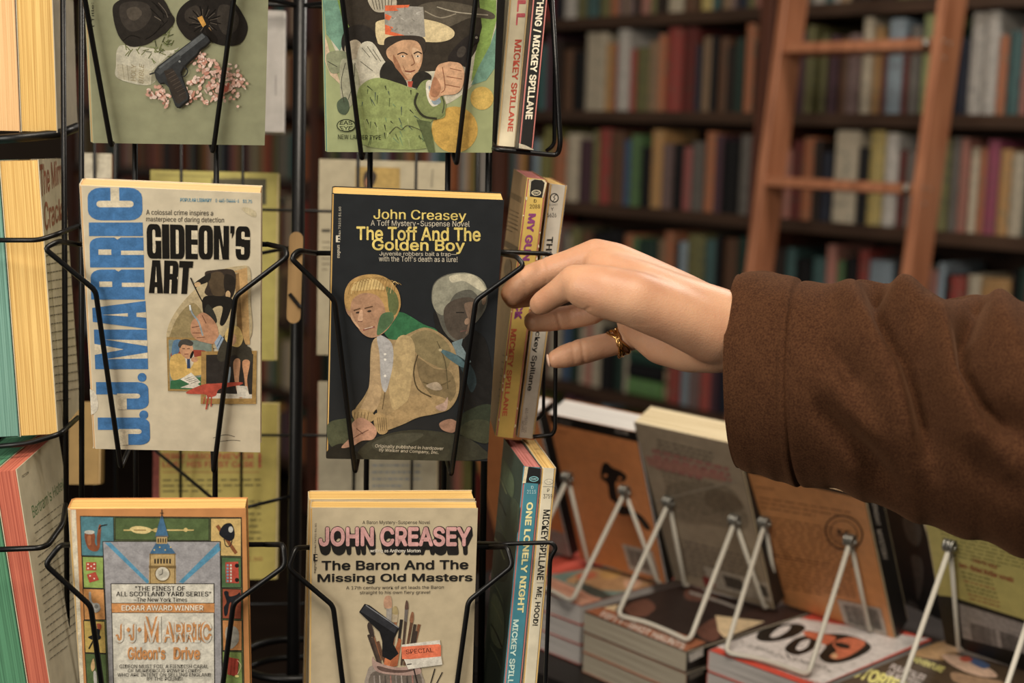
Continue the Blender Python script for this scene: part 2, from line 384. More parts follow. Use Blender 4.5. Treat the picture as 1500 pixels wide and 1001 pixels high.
CN = {'cream': 'c9b99a', 'white': 'c3bdb4', 'grey': '77716a', 'black': '16161a', 'dark brown': '33231c', 'brown': '70482a', 'tan': 'a8835a',
      'orange': 'c26a2c', 'red': 'b03426', 'dark red': '7c2219', 'salmon': 'bb6f5c', 'pink': 'b3544f', 'yellow': 'd6b946', 'gold': 'c88f36', 'olive': '7d7a3c',
      'green': '5c8a4a', 'dark green': '24453a', 'teal': '3c6a6a', 'light blue': '8ba3b3', 'blue': '3a638f', 'navy': '20293f', 'purple': '5a3545', 'mauve': '8a6b68', 'lime': 'a2b065', 'magenta': 'a83a62'}
def ucoord(px, py=140): p = hitplane(px, py, BK0, VB) - O0; return p.dot(UB)
ORD = ['first', 'second', 'third', 'fourth', 'fifth', 'sixth', 'seventh', 'eighth', 'ninth', 'tenth', 'eleventh', 'twelfth', 'thirteenth', 'fourteenth', 'fifteenth', 'sixteenth', 'seventeenth', 'eighteenth', 'nineteenth', 'twentieth', 'twenty-first']
_cnt = {}
def shelf_book(uu, w, h, z, cn, rowname, bay, tilt=0):
    o = bpy.data.objects.new('book', UBK); COL.objects.link(o)
    p = O0 + UB * uu + VB * random.uniform(.012, .03); p.z = z + .0005
    o.location = p; o.scale = (w, random.uniform(.15, .2), h); o.rotation_euler = (0, tilt, YAW)
    c = lin(CN[cn]); v = random.uniform(.7, .95); g_ = (c[0] + c[1] + c[2]) / 3; o.color = tuple((x * .82 + g_ * .18) * v for x in c[:3]) + (1,)
    k = (cn, rowname, bay); _cnt[k] = _cnt.get(k, 0) + 1
    o_ = ORD[min(20, _cnt[k] - 1)]
    ht = 'tall ' if h > .235 else ('short ' if h < .19 else '')
    tag(o, f'{ht}{cn} book spine, {o_} {cn} from left, {rowname}, {bay}', 'book', 'books on the ' + rowname.replace('the ', '') + ' ' + bay)
DK = ['black', 'dark brown', 'navy', 'dark green', 'brown', 'grey', 'purple', 'dark red', 'mauve', 'tan', 'olive', 'teal', 'cream', 'salmon']
def fill_row(z, u0, u1, spec, py, rowname, bay, hmax=.225):
    """spec: (px left, px right, colour[, height]) as seen at height py; gaps get dark mixed books"""
    items = [(ucoord(s[0], py), ucoord(s[1], py), s[2], s[3] if len(s) > 3 else None) for s in spec]
    items.sort(); u = u0 + .004; out = []
    for a, c, n, hh in items + [(u1 - .004, u1, None, None)]:
        while a - u > .012:
            w = min(random.uniform(.018, .04), a - u)
            if a - u - w < .012: w = a - u
            out.append((u, w, random.choice(DK), None)); u += w
        if n is None: break
        a = max(a, u); w = c - a
        if w > .006 and c < u1:
            k = max(1, round(w / .055))
            for j in range(k): out.append((a + w * j / k, w / k, n, hh))
            u = c
    for u, w, n, hh in out:
        shelf_book(u, w * .96, min(.238, hh or random.uniform(.175, hmax)), z, n, rowname, bay)
BL_, BR_ = 'left of ladder', 'behind ladder'
rows = {
 6: ('top shelf', 15, [(820, 836, 'white'), (836, 850, 'olive'), (853, 868, 'teal'), (870, 885, 'olive'), (885, 900, 'orange'), (930, 944, 'salmon'), (945, 955, 'olive'), (968, 990, 'cream'), (993, 1012, 'brown'), (1015, 1035, 'yellow'), (1036, 1044, 'teal'), (1046, 1064, 'tan'), (1070, 1086, 'navy'), (1088, 1100, 'olive')],
     [(1180, 1200, 'white'), (1212, 1222, 'white'), (1240, 1300, 'dark brown'), (1300, 1350, 'olive'), (1430, 1500, 'black')]),
 5: ('second shelf down', 105, [(800, 815, 'dark brown'), (815, 828, 'brown'), (828, 847, 'black'), (848, 877, 'cream', .232), (877, 888, 'gold'), (888, 898, 'red'), (898, 914, 'white', .236), (914, 921, 'red'), (921, 940, 'olive'), (940, 958, 'tan'), (958, 967, 'orange'), (967, 988, 'red', .236), (988, 1010, 'dark red', .236), (1010, 1018, 'navy'), (1018, 1034, 'tan'), (1034, 1044, 'black'), (1044, 1058, 'brown'), (1058, 1070, 'dark brown'), (1070, 1083, 'dark green'), (1083, 1097, 'orange', .235)],
     [(1158, 1172, 'purple'), (1172, 1185, 'olive'), (1188, 1200, 'olive'), (1204, 1218, 'purple'), (1220, 1235, 'brown'), (1235, 1252, 'mauve'), (1253, 1267, 'cream', .237), (1267, 1281, 'gold'), (1281, 1290, 'dark red'), (1290, 1316, 'light blue', .23), (1316, 1325, 'dark red'), (1325, 1340, 'grey'), (1341, 1368, 'lime', .237), (1410, 1433, 'white', .237), (1433, 1455, 'white', .237), (1455, 1468, 'orange'), (1468, 1490, 'teal'), (1490, 1502, 'salmon'), (1503, 1520, 'gold')]),
 4: ('third shelf down', 250, [(800, 818, 'orange'), (820, 840, 'cream'), (841, 858, 'purple'), (858, 866, 'olive'), (866, 884, 'red'), (885, 904, 'brown'), (905, 917, 'blue'), (917, 931, 'green'), (931, 946, 'black'), (946, 963, 'gold', .225), (963, 977, 'mauve'), (977, 990, 'black'), (990, 1005, 'pink'), (1005, 1022, 'grey'), (1022, 1037, 'orange'), (1037, 1049, 'purple'), (1050, 1072, 'black'), (1073, 1090, 'grey')],
     [(1150, 1165, 'dark red'), (1165, 1185, 'orange'), (1185, 1197, 'dark brown'), (1197, 1209, 'navy'), (1210, 1248, 'cream', .235), (1248, 1263, 'black'), (1263, 1286, 'yellow', .235), (1289, 1308, 'white', .23), (1308, 1318, 'dark red'), (1318, 1330, 'grey'), (1330, 1346, 'mauve'), (1385, 1398, 'grey'), (1399, 1411, 'salmon'), (1411, 1423, 'cream'), (1424, 1436, 'orange'), (1436, 1456, 'magenta'), (1456, 1475, 'gold'), (1475, 1494, 'cream'), (1494, 1510, 'dark green')]),
 3: ('fourth shelf down', 390, [(828, 840, 'olive'), (842, 855, 'brown'), (856, 872, 'black'), (890, 903, 'black'), (903, 915, 'orange'), (915, 926, 'green'), (926, 952, 'dark green'), (953, 964, 'tan'), (964, 978, 'orange'), (978, 984, 'black'), (984, 998, 'light blue'), (999, 1024, 'olive'), (1024, 1040, 'teal'), (1041, 1047, 'black'), (1048, 1068, 'brown'), (1068, 1086, 'dark green')],
     [(1130, 1142, 'dark brown'), (1142, 1158, 'teal'), (1158, 1180, 'black'), (1180, 1202, 'teal'), (1203, 1218, 'salmon'), (1218, 1228, 'green'), (1229, 1247, 'black'), (1248, 1265, 'red'), (1265, 1302, 'light blue'), (1303, 1316, 'black'), (1317, 1332, 'cream'), (1364, 1377, 'light blue'), (1377, 1384, 'black'), (1384, 1406, 'red'), (1411, 1432, 'cream'), (1432, 1476, 'gold'), (1477, 1484, 'black'), (1484, 1500, 'dark green')]),
 2: ('fifth shelf down', 520, [(795, 810, 'cream'), (812, 825, 'blue'), (825, 838, 'dark green'), (838, 849, 'cream'), (849, 860, 'salmon'), (860, 873, 'cream'), (874, 890, 'black'), (890, 912, 'olive'), (970, 987, 'red'), (989, 1003, 'light blue'), (1003, 1019, 'mauve'), (1019, 1036, 'red'), (1040, 1100, 'black')], []),
}
for r_, (rn, py, sp, sp2) in rows.items():
    z = SHZ[r_]
    ul = ucoord(800 if r_ != 2 else 790, py)
    # the clear stretch left of the ladder, singly
    if r_ == 2:
        fill_row(z, ul, ucoord(912, py), [s for s in sp if s[1] <= 912], py, rn, BL_)
        for k in range(4):     # a short pile lying flat
            uu, hh = ucoord(918, py), [.05, .045, .04, .035][k]; zz = z + sum([.05, .045, .04, .035][:k]) + .0006 * (k + 1)
            o = bpy.data.objects.new('book', UBK); COL.objects.link(o); p = O0 + UB * (ucoord(966, py) - .003) + VB * .015; p.z = zz
            o.location = p; o.scale = (hh, .17, ucoord(966, py) - ucoord(914, py) - .006); o.rotation_euler = Euler((0, -math.pi / 2, YAW)); cn = ['green', 'black', 'dark green', 'lime'][k]
            o.color = lin(CN[cn]); tag(o, f'{cn} book lying flat, {["lowest", "second", "third", "topmost"][k]} in the small pile on the fifth shelf', 'book', 'pile of flat books on the fifth shelf')
        fill_row(z, ucoord(968, py), -.022, [s for s in sp if s[0] >= 968], py, rn, BL_)
    else: fill_row(z, ul, -.022, sp, py, rn, BL_)
    if sp2: fill_row(z, .022, ucoord(1520, py), sp2, py, rn, BR_)
# the remaining books, only glimpsed through the rack or out of the frame: one mass of separate spines per region
b = MB(); cols = []
for bi in range(len(UP) - 1):
    for si, z in enumerate(SHZ[:-1]):
        u0, u1 = UP[bi] + .03, UP[bi + 1] - .03
        if si in rows:
            if bi == 3: u1 = ucoord(800 if si != 2 else 790, rows[si][1]) - .003
            if bi == 4: 
                if si == 2: pass
                else: u0 = ucoord(1520, rows[si][1]) + .04
        u = u0
        while u < u1 - .02:
            w = random.uniform(.02, .042); w = min(w, u1 - u); h = random.uniform(.17, .235); y = random.uniform(.012, .03)
            n0 = len(b.f); c = lin(CN[random.choice(DK + ['red', 'orange', 'gold', 'cream', 'white', 'light blue', 'olive'])])
            b.box((u, y, z + .0005), (u + w * .96, y + .18, z + h), bev=.003); cols += [c] * (len(b.f) - n0); u += w
o = b.build('shelved_books', INK, None); o.location = O0; o.rotation_euler = (0, 0, YAW)
at = o.data.attributes.new('ink', 'FLOAT_COLOR', 'FACE'); at.data.foreach_set('color', [x for c in cols for x in c])
tag(o, 'mass of further book spines on the bookcase, glimpsed through the wire rack', 'books', kind='stuff')

# ================================================================== ladder
m_lad = mat('varnished_ladder_wood', 'b8744a', .38, .5, c2='985a34', nscale=6, stretch=(8, 8, .8), coat=.2)
m_steel = mat('dull_steel', '8f8a80', .4, .5, metal=1)
lt = R_(6.6); LD = empty('library_ladder', (0, 0, 0)); P0 = P(1163, 0, 3.4)
dn = (-VB * math.sin(lt) - ZA * math.cos(lt)); nn = dn.cross(UB).normalized()     # down the rail; nn across its depth
if nn.dot(VB) < 0: nn = -nn
foot = P0 + dn * (P0.z / math.cos(lt)); LD.location = foot
tag(LD, 'leaning reddish wooden library ladder in front of the bookcase', 'ladder')
ML = Matrix((tuple(UB) + (0,), tuple(nn) + (0,), tuple(-dn) + (0,), (0, 0, 0, 1))).transposed()
ML = Matrix.Translation(foot) @ ML
Lr = (2.62) / math.cos(lt)
for ux in (0, .43):
    b = MB(); b.box((ux - .011, -.043, .01), (ux + .011, .043, Lr), bev=.003, M=ML); rl = b.build('rail', m_lad, LD, world=True)
    b = MB()
    for k in range(9):
        z = .08 + .285 * k
    rail0 = rl
zr1 = (hitplane(1255, 71, foot, nn) - foot).dot(-dn); zr2 = (hitplane(1217, 272, foot, nn) - foot).dot(-dn)
stp = zr1 - zr2
k = -6
while zr1 + k * stp < Lr - .1:
    z = zr1 + k * stp; k += 1
    if z < .1: continue
    b = MB(); b.box((.011, -.036, z - .011), (.419, .036, z + .011), bev=.004, M=ML); b.build('rung', m_lad, LD, world=True)
    for (dy, dz) in ((-.030, .004), (-.004, .004), (-.018, -.03)):
        b = MB(); b.ball(ML @ Vector((.441, dy, z + dz)), .0035, seg=8, rings=5); b.build('bolt', m_steel, LD, world=True)
    b = MB(); b.ball(ML @ Vector((.405, -.04, z)), .011, seg=8, rings=5); b.build('rung_bracket', m_steel, LD, world=True)

# ================================================================== display table
ZT = 1.024
TA_ = R_(-47); UT = Vector((math.cos(TA_), math.sin(TA_), 0)); VT = Vector((-UT.y, UT.x, 0))
m_tab = mat('dark_table_wood', '1f1b1a', .45, .4, noise=.3, nscale=6, stretch=(1, 8, 8))
K2A = zhit(855, 888, ZT); HB = .0215
T = tag(empty('display_table', (K2A.x, K2A.y, 0), (0, 0, TA_)), 'dark table under the stacks of paperbacks, lower right', 'table')
tz = ZT - 3 * HB - .001
b = MB(); b.box((-.30, -.045, tz - .035), (1.0, .62, tz), bev=.004); b.build('tabletop', m_tab, T)
b = MB(); b.box((-.27, -.01, tz - .12), (.97, .0, tz - .035)); b.build('apron', m_tab, T)
for x in (-.26, .92):
    for y in (0, .55):
        b = MB(); b.box((x, y, 0), (x + .05, y + .05, tz - .035), bev=.006); b.build('leg', m_tab, T)

def stack(pt, n, w, l, cc, pages, spine, labels, group, flip=False, zt=ZT, ang=-47):
    out = []
    for k in range(n):
        j = random.uniform(-.0015, .0015) if k < n - 1 else 0
        loc = Vector((pt.x, pt.y, zt - HB * (n - k))) + UT * j + VT * abs(j)
        e = make_book('paperback', labels[k], group, loc, (0, 0, R_(ang)), (w, l, HB - .0007), cc[k], pages, flip=flip, lay=True, spine_col=spine[k])
        out.append(e)
    return out
W1, L1 = .138, .195
k1 = stack(zhit(855, 888, ZT) - UT * (W1 + .004), 3, W1, L1, ['c2452f', 'c2452f', 'c2452f'], 'white', ['c2452f'] * 3,
    ['red-edged paperback, lowest of the stack nearest the wire rack', 'red-edged paperback, middle of the stack nearest the wire rack', 'paperback with peach and teal collage cover on top of the stack nearest the wire rack'], 'stack of red-edged paperbacks beside the rack')
k2 = stack(zhit(855, 895, ZT), 3, .141, L1, ['b86a45', 'b86a45', '3a2621'], 'cream', ['17140f'] * 3,
    ['paperback with pale page edges, lowest of the stack with the dark cover', 'paperback with pale page edges, middle of the stack with the dark cover', 'dark brown illustrated paperback with slanted white title, topmost of its stack'], 'stack of dark brown paperbacks', flip=True, ang=-49)
k3 = stack(zhit(1035, 950, ZT) + UT * .002, 3, .120, L1, ['c9462f', 'c9462f', 'd8452c'], 'white', ['c9462f'] * 3,
    ['red-edged paperback, lowest under the black and orange bubble-letter one', 'red-edged paperback, middle one under the black and orange bubble-letter cover', 'white paperback with swelling black and orange letters and red border, topmost of its stack'], 'stack of white paperbacks with red border')
k4 = stack(zhit(1203, 1004, ZT) + UT * .006, 3, .16, L1, ['6a4c2e', '6a4c2e', '7a5a36'], 'cream', ['3a2a1c'] * 3,
    ['brown paperback, lowest of the stack at the right corner', 'brown paperback, middle of the stack at the right corner', 'brown paperback with bulging yellow title, topmost of the right corner stack'], 'stack of brown paperbacks at the right')
# prints on the top covers
p = Print((0, 0, ZT - .0007), ZA)
p.poly([(700, 838), (790, 845), (905, 826), (975, 850), (930, 873), (862, 893), (700, 850)], '6f8880')
p.blob([(830, 850), (880, 832), (950, 848), (955, 860), (900, 866), (850, 858)], 'b48a5c'); p.blob([(880, 838), (910, 836), (905, 846), (884, 848)], 'c99a52')
p.blob([(845, 842), (870, 838), (872, 846), (850, 850)], 'b5603e'); p.blob([(915, 850), (940, 850), (935, 860), (918, 862)], 'd0a080')
p.poly([(760, 858), (808, 846), (893, 882), (866, 893)], 'c38d74')
for k in range(5): p.line([(806 + 8 * k, 855 + 3 * k), (850 + 7 * k, 871 + 3 * k)], 1.6, 'a5674e', False)
p.blob([(843, 852), (870, 860), (900, 876), (885, 878), (860, 870)], '3e4a44')
p.line([(760, 845), (848, 890), (858, 890)], 5, 'c9462f', False)
p.build('cover_print', k1[-1])
p = Print((0, 0, ZT - .0007), ZA)
p.poly([(868, 893), (935, 868), (985, 852), (1120, 885), (1060, 915), (1040, 943)], '2c201d')
p.blob([(915, 890), (945, 878), (960, 890), (945, 903), (925, 902)], '6c4334'); p.blob([(1010, 860), (1060, 866), (1040, 880), (1005, 878)], '5e3a2e'); p.blob([(1020, 925), (1050, 905), (1058, 925), (1042, 940)], '6a4235')
p.line([(1010, 868), (1050, 880), (1085, 893)], 4, '8a837c'); p.line([(1030, 864), (1075, 876)], 3, '8f867c')
p.poly([(1048, 902), (1120, 911), (1062, 935), (1052, 925)], 'd7bd92'); p.poly([(870, 893), (905, 886), (900, 898), (885, 901)], 'd7bd92')
p.poly([(856, 895), (880, 889), (1034, 941), (1004, 955)], '9a5a38')
p.text('FIFTY-SHOT HAUNTS', ((884, 896), (1006, 943), (1000, 952), (878, 903)), 'cfc8c0', .02)
p.build('cover_print', k2[-1])
p = Print((0, 0, ZT - .0007), ZA)
p.poly([(1047, 947), (1143, 897), (1400, 920), (1200, 1006), (1190, 1000)], 'cfc8c6')
p.blob([(1108, 932), (1122, 918), (1165, 914), (1180, 920), (1165, 932), (1135, 940), (1113, 939)], '231d16'); p.blob([(1128, 932), (1142, 920), (1158, 917), (1152, 926), (1136, 934)], 'cfc8c6')
p.blob([(1150, 949), (1165, 936), (1185, 932), (1198, 938), (1190, 952), (1170, 960), (1155, 957)], '231d16'); p.blob([(1166, 950), (1174, 940), (1186, 938), (1182, 948), (1172, 953)], 'cfc8c6')
p.blob([(1180, 924), (1205, 928), (1240, 930), (1268, 940), (1275, 952), (1245, 968), (1215, 972), (1200, 962), (1210, 945), (1190, 934)], '231d16')
p.blob([(1178, 925), (1200, 928), (1225, 934), (1210, 945), (1196, 938), (1180, 932)], 'c8633c'); p.blob([(1220, 942), (1245, 934), (1268, 942), (1250, 958), (1228, 966), (1215, 962), (1225, 954)], 'cc6a42'); p.ell(1234, 946, 12, 4, '231d16', 12); p.ell(1222, 961, 5, 4, 'd9a878')
p.text('Comics Dreams', ((1083, 938), (1210, 975), (1218, 986), (1090, 947)), '4a4440', .0)
p.text('THE NEW ISSUE', ((1180, 994), (1205, 1001), (1200, 1006), (1178, 998)), 'b23a2c', .02)
p.build('cover_print', k3[-1])
p = Print((0, 0, ZT - .0007), ZA)
p.poly([(1205, 1004), (1335, 928), (1500, 975), (1600, 1010), (1480, 1090)], '4a3a28'); p.poly([(1300, 950), (1340, 930), (1420, 950), (1380, 968)], 'a8814f')
p.text('STORIES', ((1258, 972), (1330, 1000), (1322, 1018), (1245, 990)), 'd6cf6c', .05); p.text('ADVENTURE', ((1340, 962), (1385, 978), (1379, 986), (1336, 969)), 'cdc66a', .03)
p.text('PULP TALES', ((1308, 972), (1358, 990), (1352, 998), (1302, 980)), 'bfb4b0', .03); p.text('OF MYSTERY', ((1302, 982), (1352, 1000), (1346, 1008), (1296, 990)), 'bfb4b0', .03)
p.blob([(1380, 960), (1410, 962), (1450, 980), (1460, 992), (1430, 990), (1395, 975)], 'c8a58c'); p.blob([(1410, 962), (1430, 965), (1450, 975), (1440, 980), (1420, 970)], '3f5a86'); p.blob([(1405, 964), (1418, 962), (1425, 968), (1412, 970)], 'b0482f')
p.blob([(1395, 985), (1430, 992), (1470, 1000), (1450, 1012), (1400, 1000)], '9a7a5c')
p.build('cover_print', k4[-1])
# red rims and page print on the k2 spines: white labels
for q, (yy, col_) in zip((k2[2], k2[1]), ((958, 'b8b3ac'), (984, '5a534a'))):
    O, n = face(q, (.141, L1, HB), 'right'); p = Print(O, n); p.poly([(1009, yy + 1), (1030, yy - 9), (1030, yy + 3), (1010, yy + 13)], col_); p.build('spine_label', q)

# ------------------------------------------------------------------ books standing on easels, backs to us
m_white = mat('white_coated_wire', 'bdb8ab', .4, .4); m_zinc = mat('zinc_coil', '8d8c86', .3, .5, metal=.8)
def code_bars(p, q, n=26, col='2a2522'):
    TL, TR, BR, BL = q
    def L2(a, bb): return tuple((TL[i] * (1 - a) + TR[i] * a) * (1 - bb) + (BL[i] * (1 - a) + BR[i] * a) * bb for i in (0, 1))
    x = 0
    rnd = random.Random(3)
    while x < .97:
        w = rnd.choice([.012, .02, .03]); p.poly([L2(x, 0), L2(x + w, 0), L2(x + w, 1), L2(x, 1)], col); x += w + rnd.choice([.015, .025])
def para(p, x0, y0, dx, dy, n, lead, col, w=1.2, seed=1, lw=(0, 0)):
    """lines of small blurred body copy as short word dashes along (dx,dy)"""
    rnd = random.Random(seed)
    for i in range(n):
        t = 0; X0 = x0 + lw[0] * i; Y0 = y0 + lead * i; L_ = 1 if i < n - 1 else .6
        while t < L_:
            a = rnd.uniform(.05, .13); e_ = min(L_, t + a); p.line([(X0 + dx * t, Y0 + dy * t), (X0 + dx * e_, Y0 + dy * e_)], w, col, False); t = e_ + .025
FT = {'TA': [[.08439, 1.54215, 1.03126], [.38648, .01511, -.70842], [.11716, .03122, .19022]],
      'TB': [[.18216, 1.47553, 1.03162], [.45855, .022, -.72244], [.1235, .030, .20696]],
      'TC': [[.28833, 1.41657, 1.02779], [.55446, .04373, -.70781], [.12572, .02828, .19224]],
      'TD': [[.42148, 1.30058, 1.0317], [.59284, .07391, -.69922], [.12064, .02632, .17645]]}
GD = 'paperbacks propped on the white easels'
def tbook(k, label, col_, pages, spine, flip=True):
    l, e_, d = FT[k]; o = make_book('paperback', label, GD, l, e_, d, col_, pages, flip=flip, spine_col=spine, rough=.4); return o, Print(*face(o, d, 'front'))
O_, P_ = 'bf7432', 'bd7a38'
ta, p = tbook('TA', 'orange paperback with black trumpet-like silhouette and black top strip, seen from the back', 'cf7f3e', 'white', '1a1715')
p.poly([(803, 604), (931, 632), (935, 648), (807, 620)], '15120f'); p.text('12.95', ((901, 628), (920, 632), (920, 638), (901, 634)), 'b5aaa0', .01); p.text('CRIME', ((816, 613), (838, 618), (836, 625), (815, 620)), '6d655e')
p.blob([(882, 682), (889, 678), (897, 685), (912, 692), (918, 699), (913, 706), (902, 706), (903, 720), (908, 738), (925, 746), (942, 758), (953, 775), (945, 775), (930, 757), (908, 754), (902, 738), (893, 730), (890, 710), (880, 700)], '120f0d')
p.ell(887, 697, 3, 2.4, 'cf7f3e'); p.ell(908, 701, 3, 2, 'cf7f3e')
para(p, 817, 632, 22, 5, 1, 6, '6f3a1a', 1.6); para(p, 822, 648, 92, 21, 3, 8, 'b47a4a', 1, 4)
p.poly([(911, 797), (955, 808), (966, 847), (922, 835)], 'b3aaa2'); code_bars(p, ((917, 803), (950, 812), (957, 838), (924, 829)))
p.build('cover_print', ta)
# a further orange book, mostly behind the rack
l, e_, d = [-.012, 1.63, 1.03], [.386, .015, -.708], [.113, .03, .19]
ta0 = make_book('paperback', 'orange paperback with black spine half hidden by the right side of the wire rack', GD, l, e_, d, 'cf7f3e', 'white', flip=True, spine_col='1a1715')
p = Print(*face(ta0, d, 'front')); p.poly([(806, 775), (826, 782), (836, 818), (806, 808)], '8c827c'); p.build('cover_print', ta0)
tb_, p = tbook('TB', 'taupe paperback with faded red band of type, seen from the back on an easel', '9f8e76', 'cream', '2a2521')
para(p, 962, 645, 82, 20, 4, 6, '4a4238', 1.8, 5); para(p, 955, 660, 112, 28, 4, 8, 'a0615a', 4.5, 6, (2, 0))
p.poly([(945, 668), (1060, 696), (1063, 706), (950, 682)], 'a36f60')
p.blob([(975, 715), (1010, 705), (1050, 712), (1075, 720), (1095, 755), (1090, 775), (1040, 768), (990, 760)], '83745f'); p.blob([(1035, 720), (1070, 722), (1090, 745), (1060, 750), (1035, 740)], '6f5f4b')
para(p, 968, 690, 100, 26, 8, 7, '70634f', 2, 7, (2, 0)); p.line([(960, 735), (1010, 722), (1080, 705)], 2.2, '9c8f7c')
para(p, 990, 790, 110, 28, 8, 7, '74665a', 2.4, 8, (2, 0))
p.poly([(1030, 830), (1125, 854), (1135, 885), (1040, 860)], 'a89c8c'); p.poly([(1058, 842), (1086, 850), (1092, 868), (1064, 860)], '4f463d'); p.poly([(1108, 856), (1122, 860), (1127, 876), (1112, 872)], '4f463d')
p.blob([(1030, 845), (1040, 848), (1048, 858), (1040, 862), (1032, 856)], '8d3029')
p.build('cover_print', tb_)
tc_, p = tbook('TC', 'orange paperback with round stamp, barcode and black spine on an easel', 'd8914c', 'cream', '191715')
p.poly([(1091, 682), (1266, 724), (1268, 732), (1093, 692)], '15130f'); p.text('NOIR CLASSICS', ((1097, 684), (1135, 693), (1136, 697), (1098, 689)), 'a8a096')
para(p, 1106, 713, 48, 8, 1, 6, '6f4020', 1.4)
for k, (y, n) in enumerate(((729, 3), (757, 12), (812, 10))): para(p, 1112 + k * 8, y, 134 - 8 * k, 22, n, 5.2 if k else 7, '7a4a24', 1.4, 20 + k, (1, 0))
for a, w_ in ((25, 2.2), (18, 1.2)):
    p.line([(1236 + a * math.cos(t) * 1.08 + a * .15 * math.sin(t), 781 + a * math.sin(t)) for t in [2 * math.pi * k / 30 for k in range(31)]], w_, '5d3e24', False)
p.text('M', ((1226, 776), (1241, 779), (1243, 788), (1228, 785)), '5d3e24', .03)
p.poly([(1226, 878), (1290, 892), (1300, 932), (1238, 917)], 'b5aca2'); code_bars(p, ((1234, 885), (1266, 892), (1275, 921), (1243, 913))); code_bars(p, ((1270, 890), (1286, 894), (1294, 925), (1279, 921)))
p.build('cover_print', tc_)
p = Print(*face(tc_, FT['TC'][2], 'right')); p.text('MIDNIGHT', ((1283, 733), (1290, 770), (1284, 770), (1276, 730)), 'b0a69a', .02); p.text('MYSTERY', ((1291, 776), (1301, 820), (1294, 821), (1284, 777)), 'b0a69a', .02); p.build('spine_lettering', tc_)
td_, p = tbook('TD', 'yellow paperback with red type and black lower panel, at the right edge', 'c9bc62', 'cream', '1d1c1a', flip=False)
p.poly([(1372, 872), (1396, 875), (1500, 908), (1600, 935), (1610, 1030), (1380, 950)], '1b1712')
p.poly([(1403, 884), (1500, 914), (1600, 940), (1600, 985), (1500, 958), (1410, 935)], '99908c'); code_bars(p, ((1420, 912), (1458, 923), (1462, 950), (1424, 938))); code_bars(p, ((1464, 925), (1492, 933), (1496, 960), (1468, 951)))
para(p, 1376, 776, 130, 30, 7, 6, '7a7238', 1.4, 31, (2, 0)); p.text('Look for more', ((1425, 816), (1461, 827), (1460, 835), (1424, 823)), 'a3452c', .01); p.text('two-fisted thriller novels', ((1405, 823), (1485, 846), (1484, 854), (1404, 831)), 'a3452c', .02)
for k, c_ in enumerate(('5c5528', '5c5528', 'a3452c', '5c5528', '5c5528', 'a3452c', 'a3452c')): para(p, 1408 + 2 * k, 838 + 6.5 * k, 76, 21, 1, 6, c_, 1.5, 40 + k)
p.build('cover_print', td_)
# two more books standing behind, seen between the orange one and the yellow one
b_o = make_book('paperback', 'red-orange and yellow paperback standing behind, between the orange and the yellow ones', GD, [.40, 1.60, 1.0], [.3, 0, -.75], [.12, .03, .19], 'c9623a', 'cream', flip=True)
p = Print(*face(b_o, [.12, .03, .19], 'front')); p.rect(1290, 790, 1360, 815, 'c79a3c'); p.poly([(1322, 750), (1332, 752), (1338, 795), (1326, 795)], '3f63a0'); p.rect(1290, 815, 1360, 832, '7c4a28'); p.rect(1290, 832, 1360, 880, '1d1613'); p.build('cover_print', b_o)
b_g = make_book('paperback', 'black and grey patterned book standing just left of the yellow paperback', GD, [.415, 1.42, 1.03], [.42, 0, -1.1], [.07, .03, .19], '1f2021', 'cream', flip=True)
p = Print(*face(b_g, [.07, .03, .19], 'front'))
for q in ([(1322, 760), (1335, 758), (1350, 775), (1345, 800), (1330, 790)], [(1335, 815), (1350, 820), (1352, 850), (1345, 880), (1340, 850)], [(1330, 880), (1345, 890), (1340, 915), (1328, 905)]): p.blob(q, '4a4b4a')
p.build('cover_print', b_g)

def easel(label, bk, dims, k1, k2, f1, f2, w1, w2, bow=5):
    """k: coils on the book back, f: rear-leg feet on the stack, w: where the front wires reach the lower book edge"""
    O, n = face(bk, dims, 'front'); O = O + n * .004
    h = lambda q: hitplane(q[0], q[1], O, n); g = lambda q: zhit(q[0], q[1], ZT + .0035)
    E = tag(empty('display_easel', (g(f1) + g(f2)) / 2), label, 'easel', 'white wire display easels')
    b = MB(); r = .0024
    mid = ((f1[0] + f2[0]) / 2 + 0, (f1[1] + f2[1]) / 2 + -bow)
    K1, K2 = h(k1) + n * .002, h(k2) + n * .002
    b.tube([K1, g(f1), g(((f1[0] * .6 + f2[0] * .4), (f1[1] * .6 + f2[1] * .4) - bow)), g(((f1[0] * .3 + f2[0] * .7), (f1[1] * .3 + f2[1] * .7) - bow * .7)), g(f2), K2], r, fillet=.008); b.build('rear_leg', m_white, E, world=True, smooth=True)
    for kk, ww in ((k1, w1), (k2, w2)):
        b = MB(); lo = h(ww); ground = Vector((lo.x, lo.y, ZT + .003)) ; b.tube([h(kk), lo, ground - n * .004, ground - n * .03], r * .9, fillet=.006); b.build('front_wire', m_white, E, world=True, smooth=True)
    for K in (K1, K2):
        b = MB(); ax = (K2 - K1).normalized()
        for j in range(3): 
            c = K + ax * (.0035 * (j - 1)) + ZA * .003; q = [c + (n * math.cos(a) + ax.cross(n) * math.sin(a)) * .0048 for a in [2 * math.pi * i / 12 for i in range(12)]]; b.tube(q, .0016, closed=True, fillet=0, seg=6)
        b.ball(K + ZA * .003, .0042, seg=8, rings=6); b.build('hinge_coil', m_zinc, E, world=True, smooth=True)
    return E
easel('white wire easel propping the orange book with the black silhouette', ta, FT['TA'][2], (832, 702), (916, 722), (762, 852), (838, 882), (860, 819), (962, 850))
easel('white wire easel propping the taupe book', tb_, FT['TB'][2], (980, 738), (1077, 765), (904, 902), (1010, 940), (1003, 858), (1118, 885))
easel('white wire easel propping the orange book with the barcode', tc_, FT['TC'][2], (1121, 768), (1246, 794), (1062, 957), (1184, 990), (1140, 884), (1274, 925))
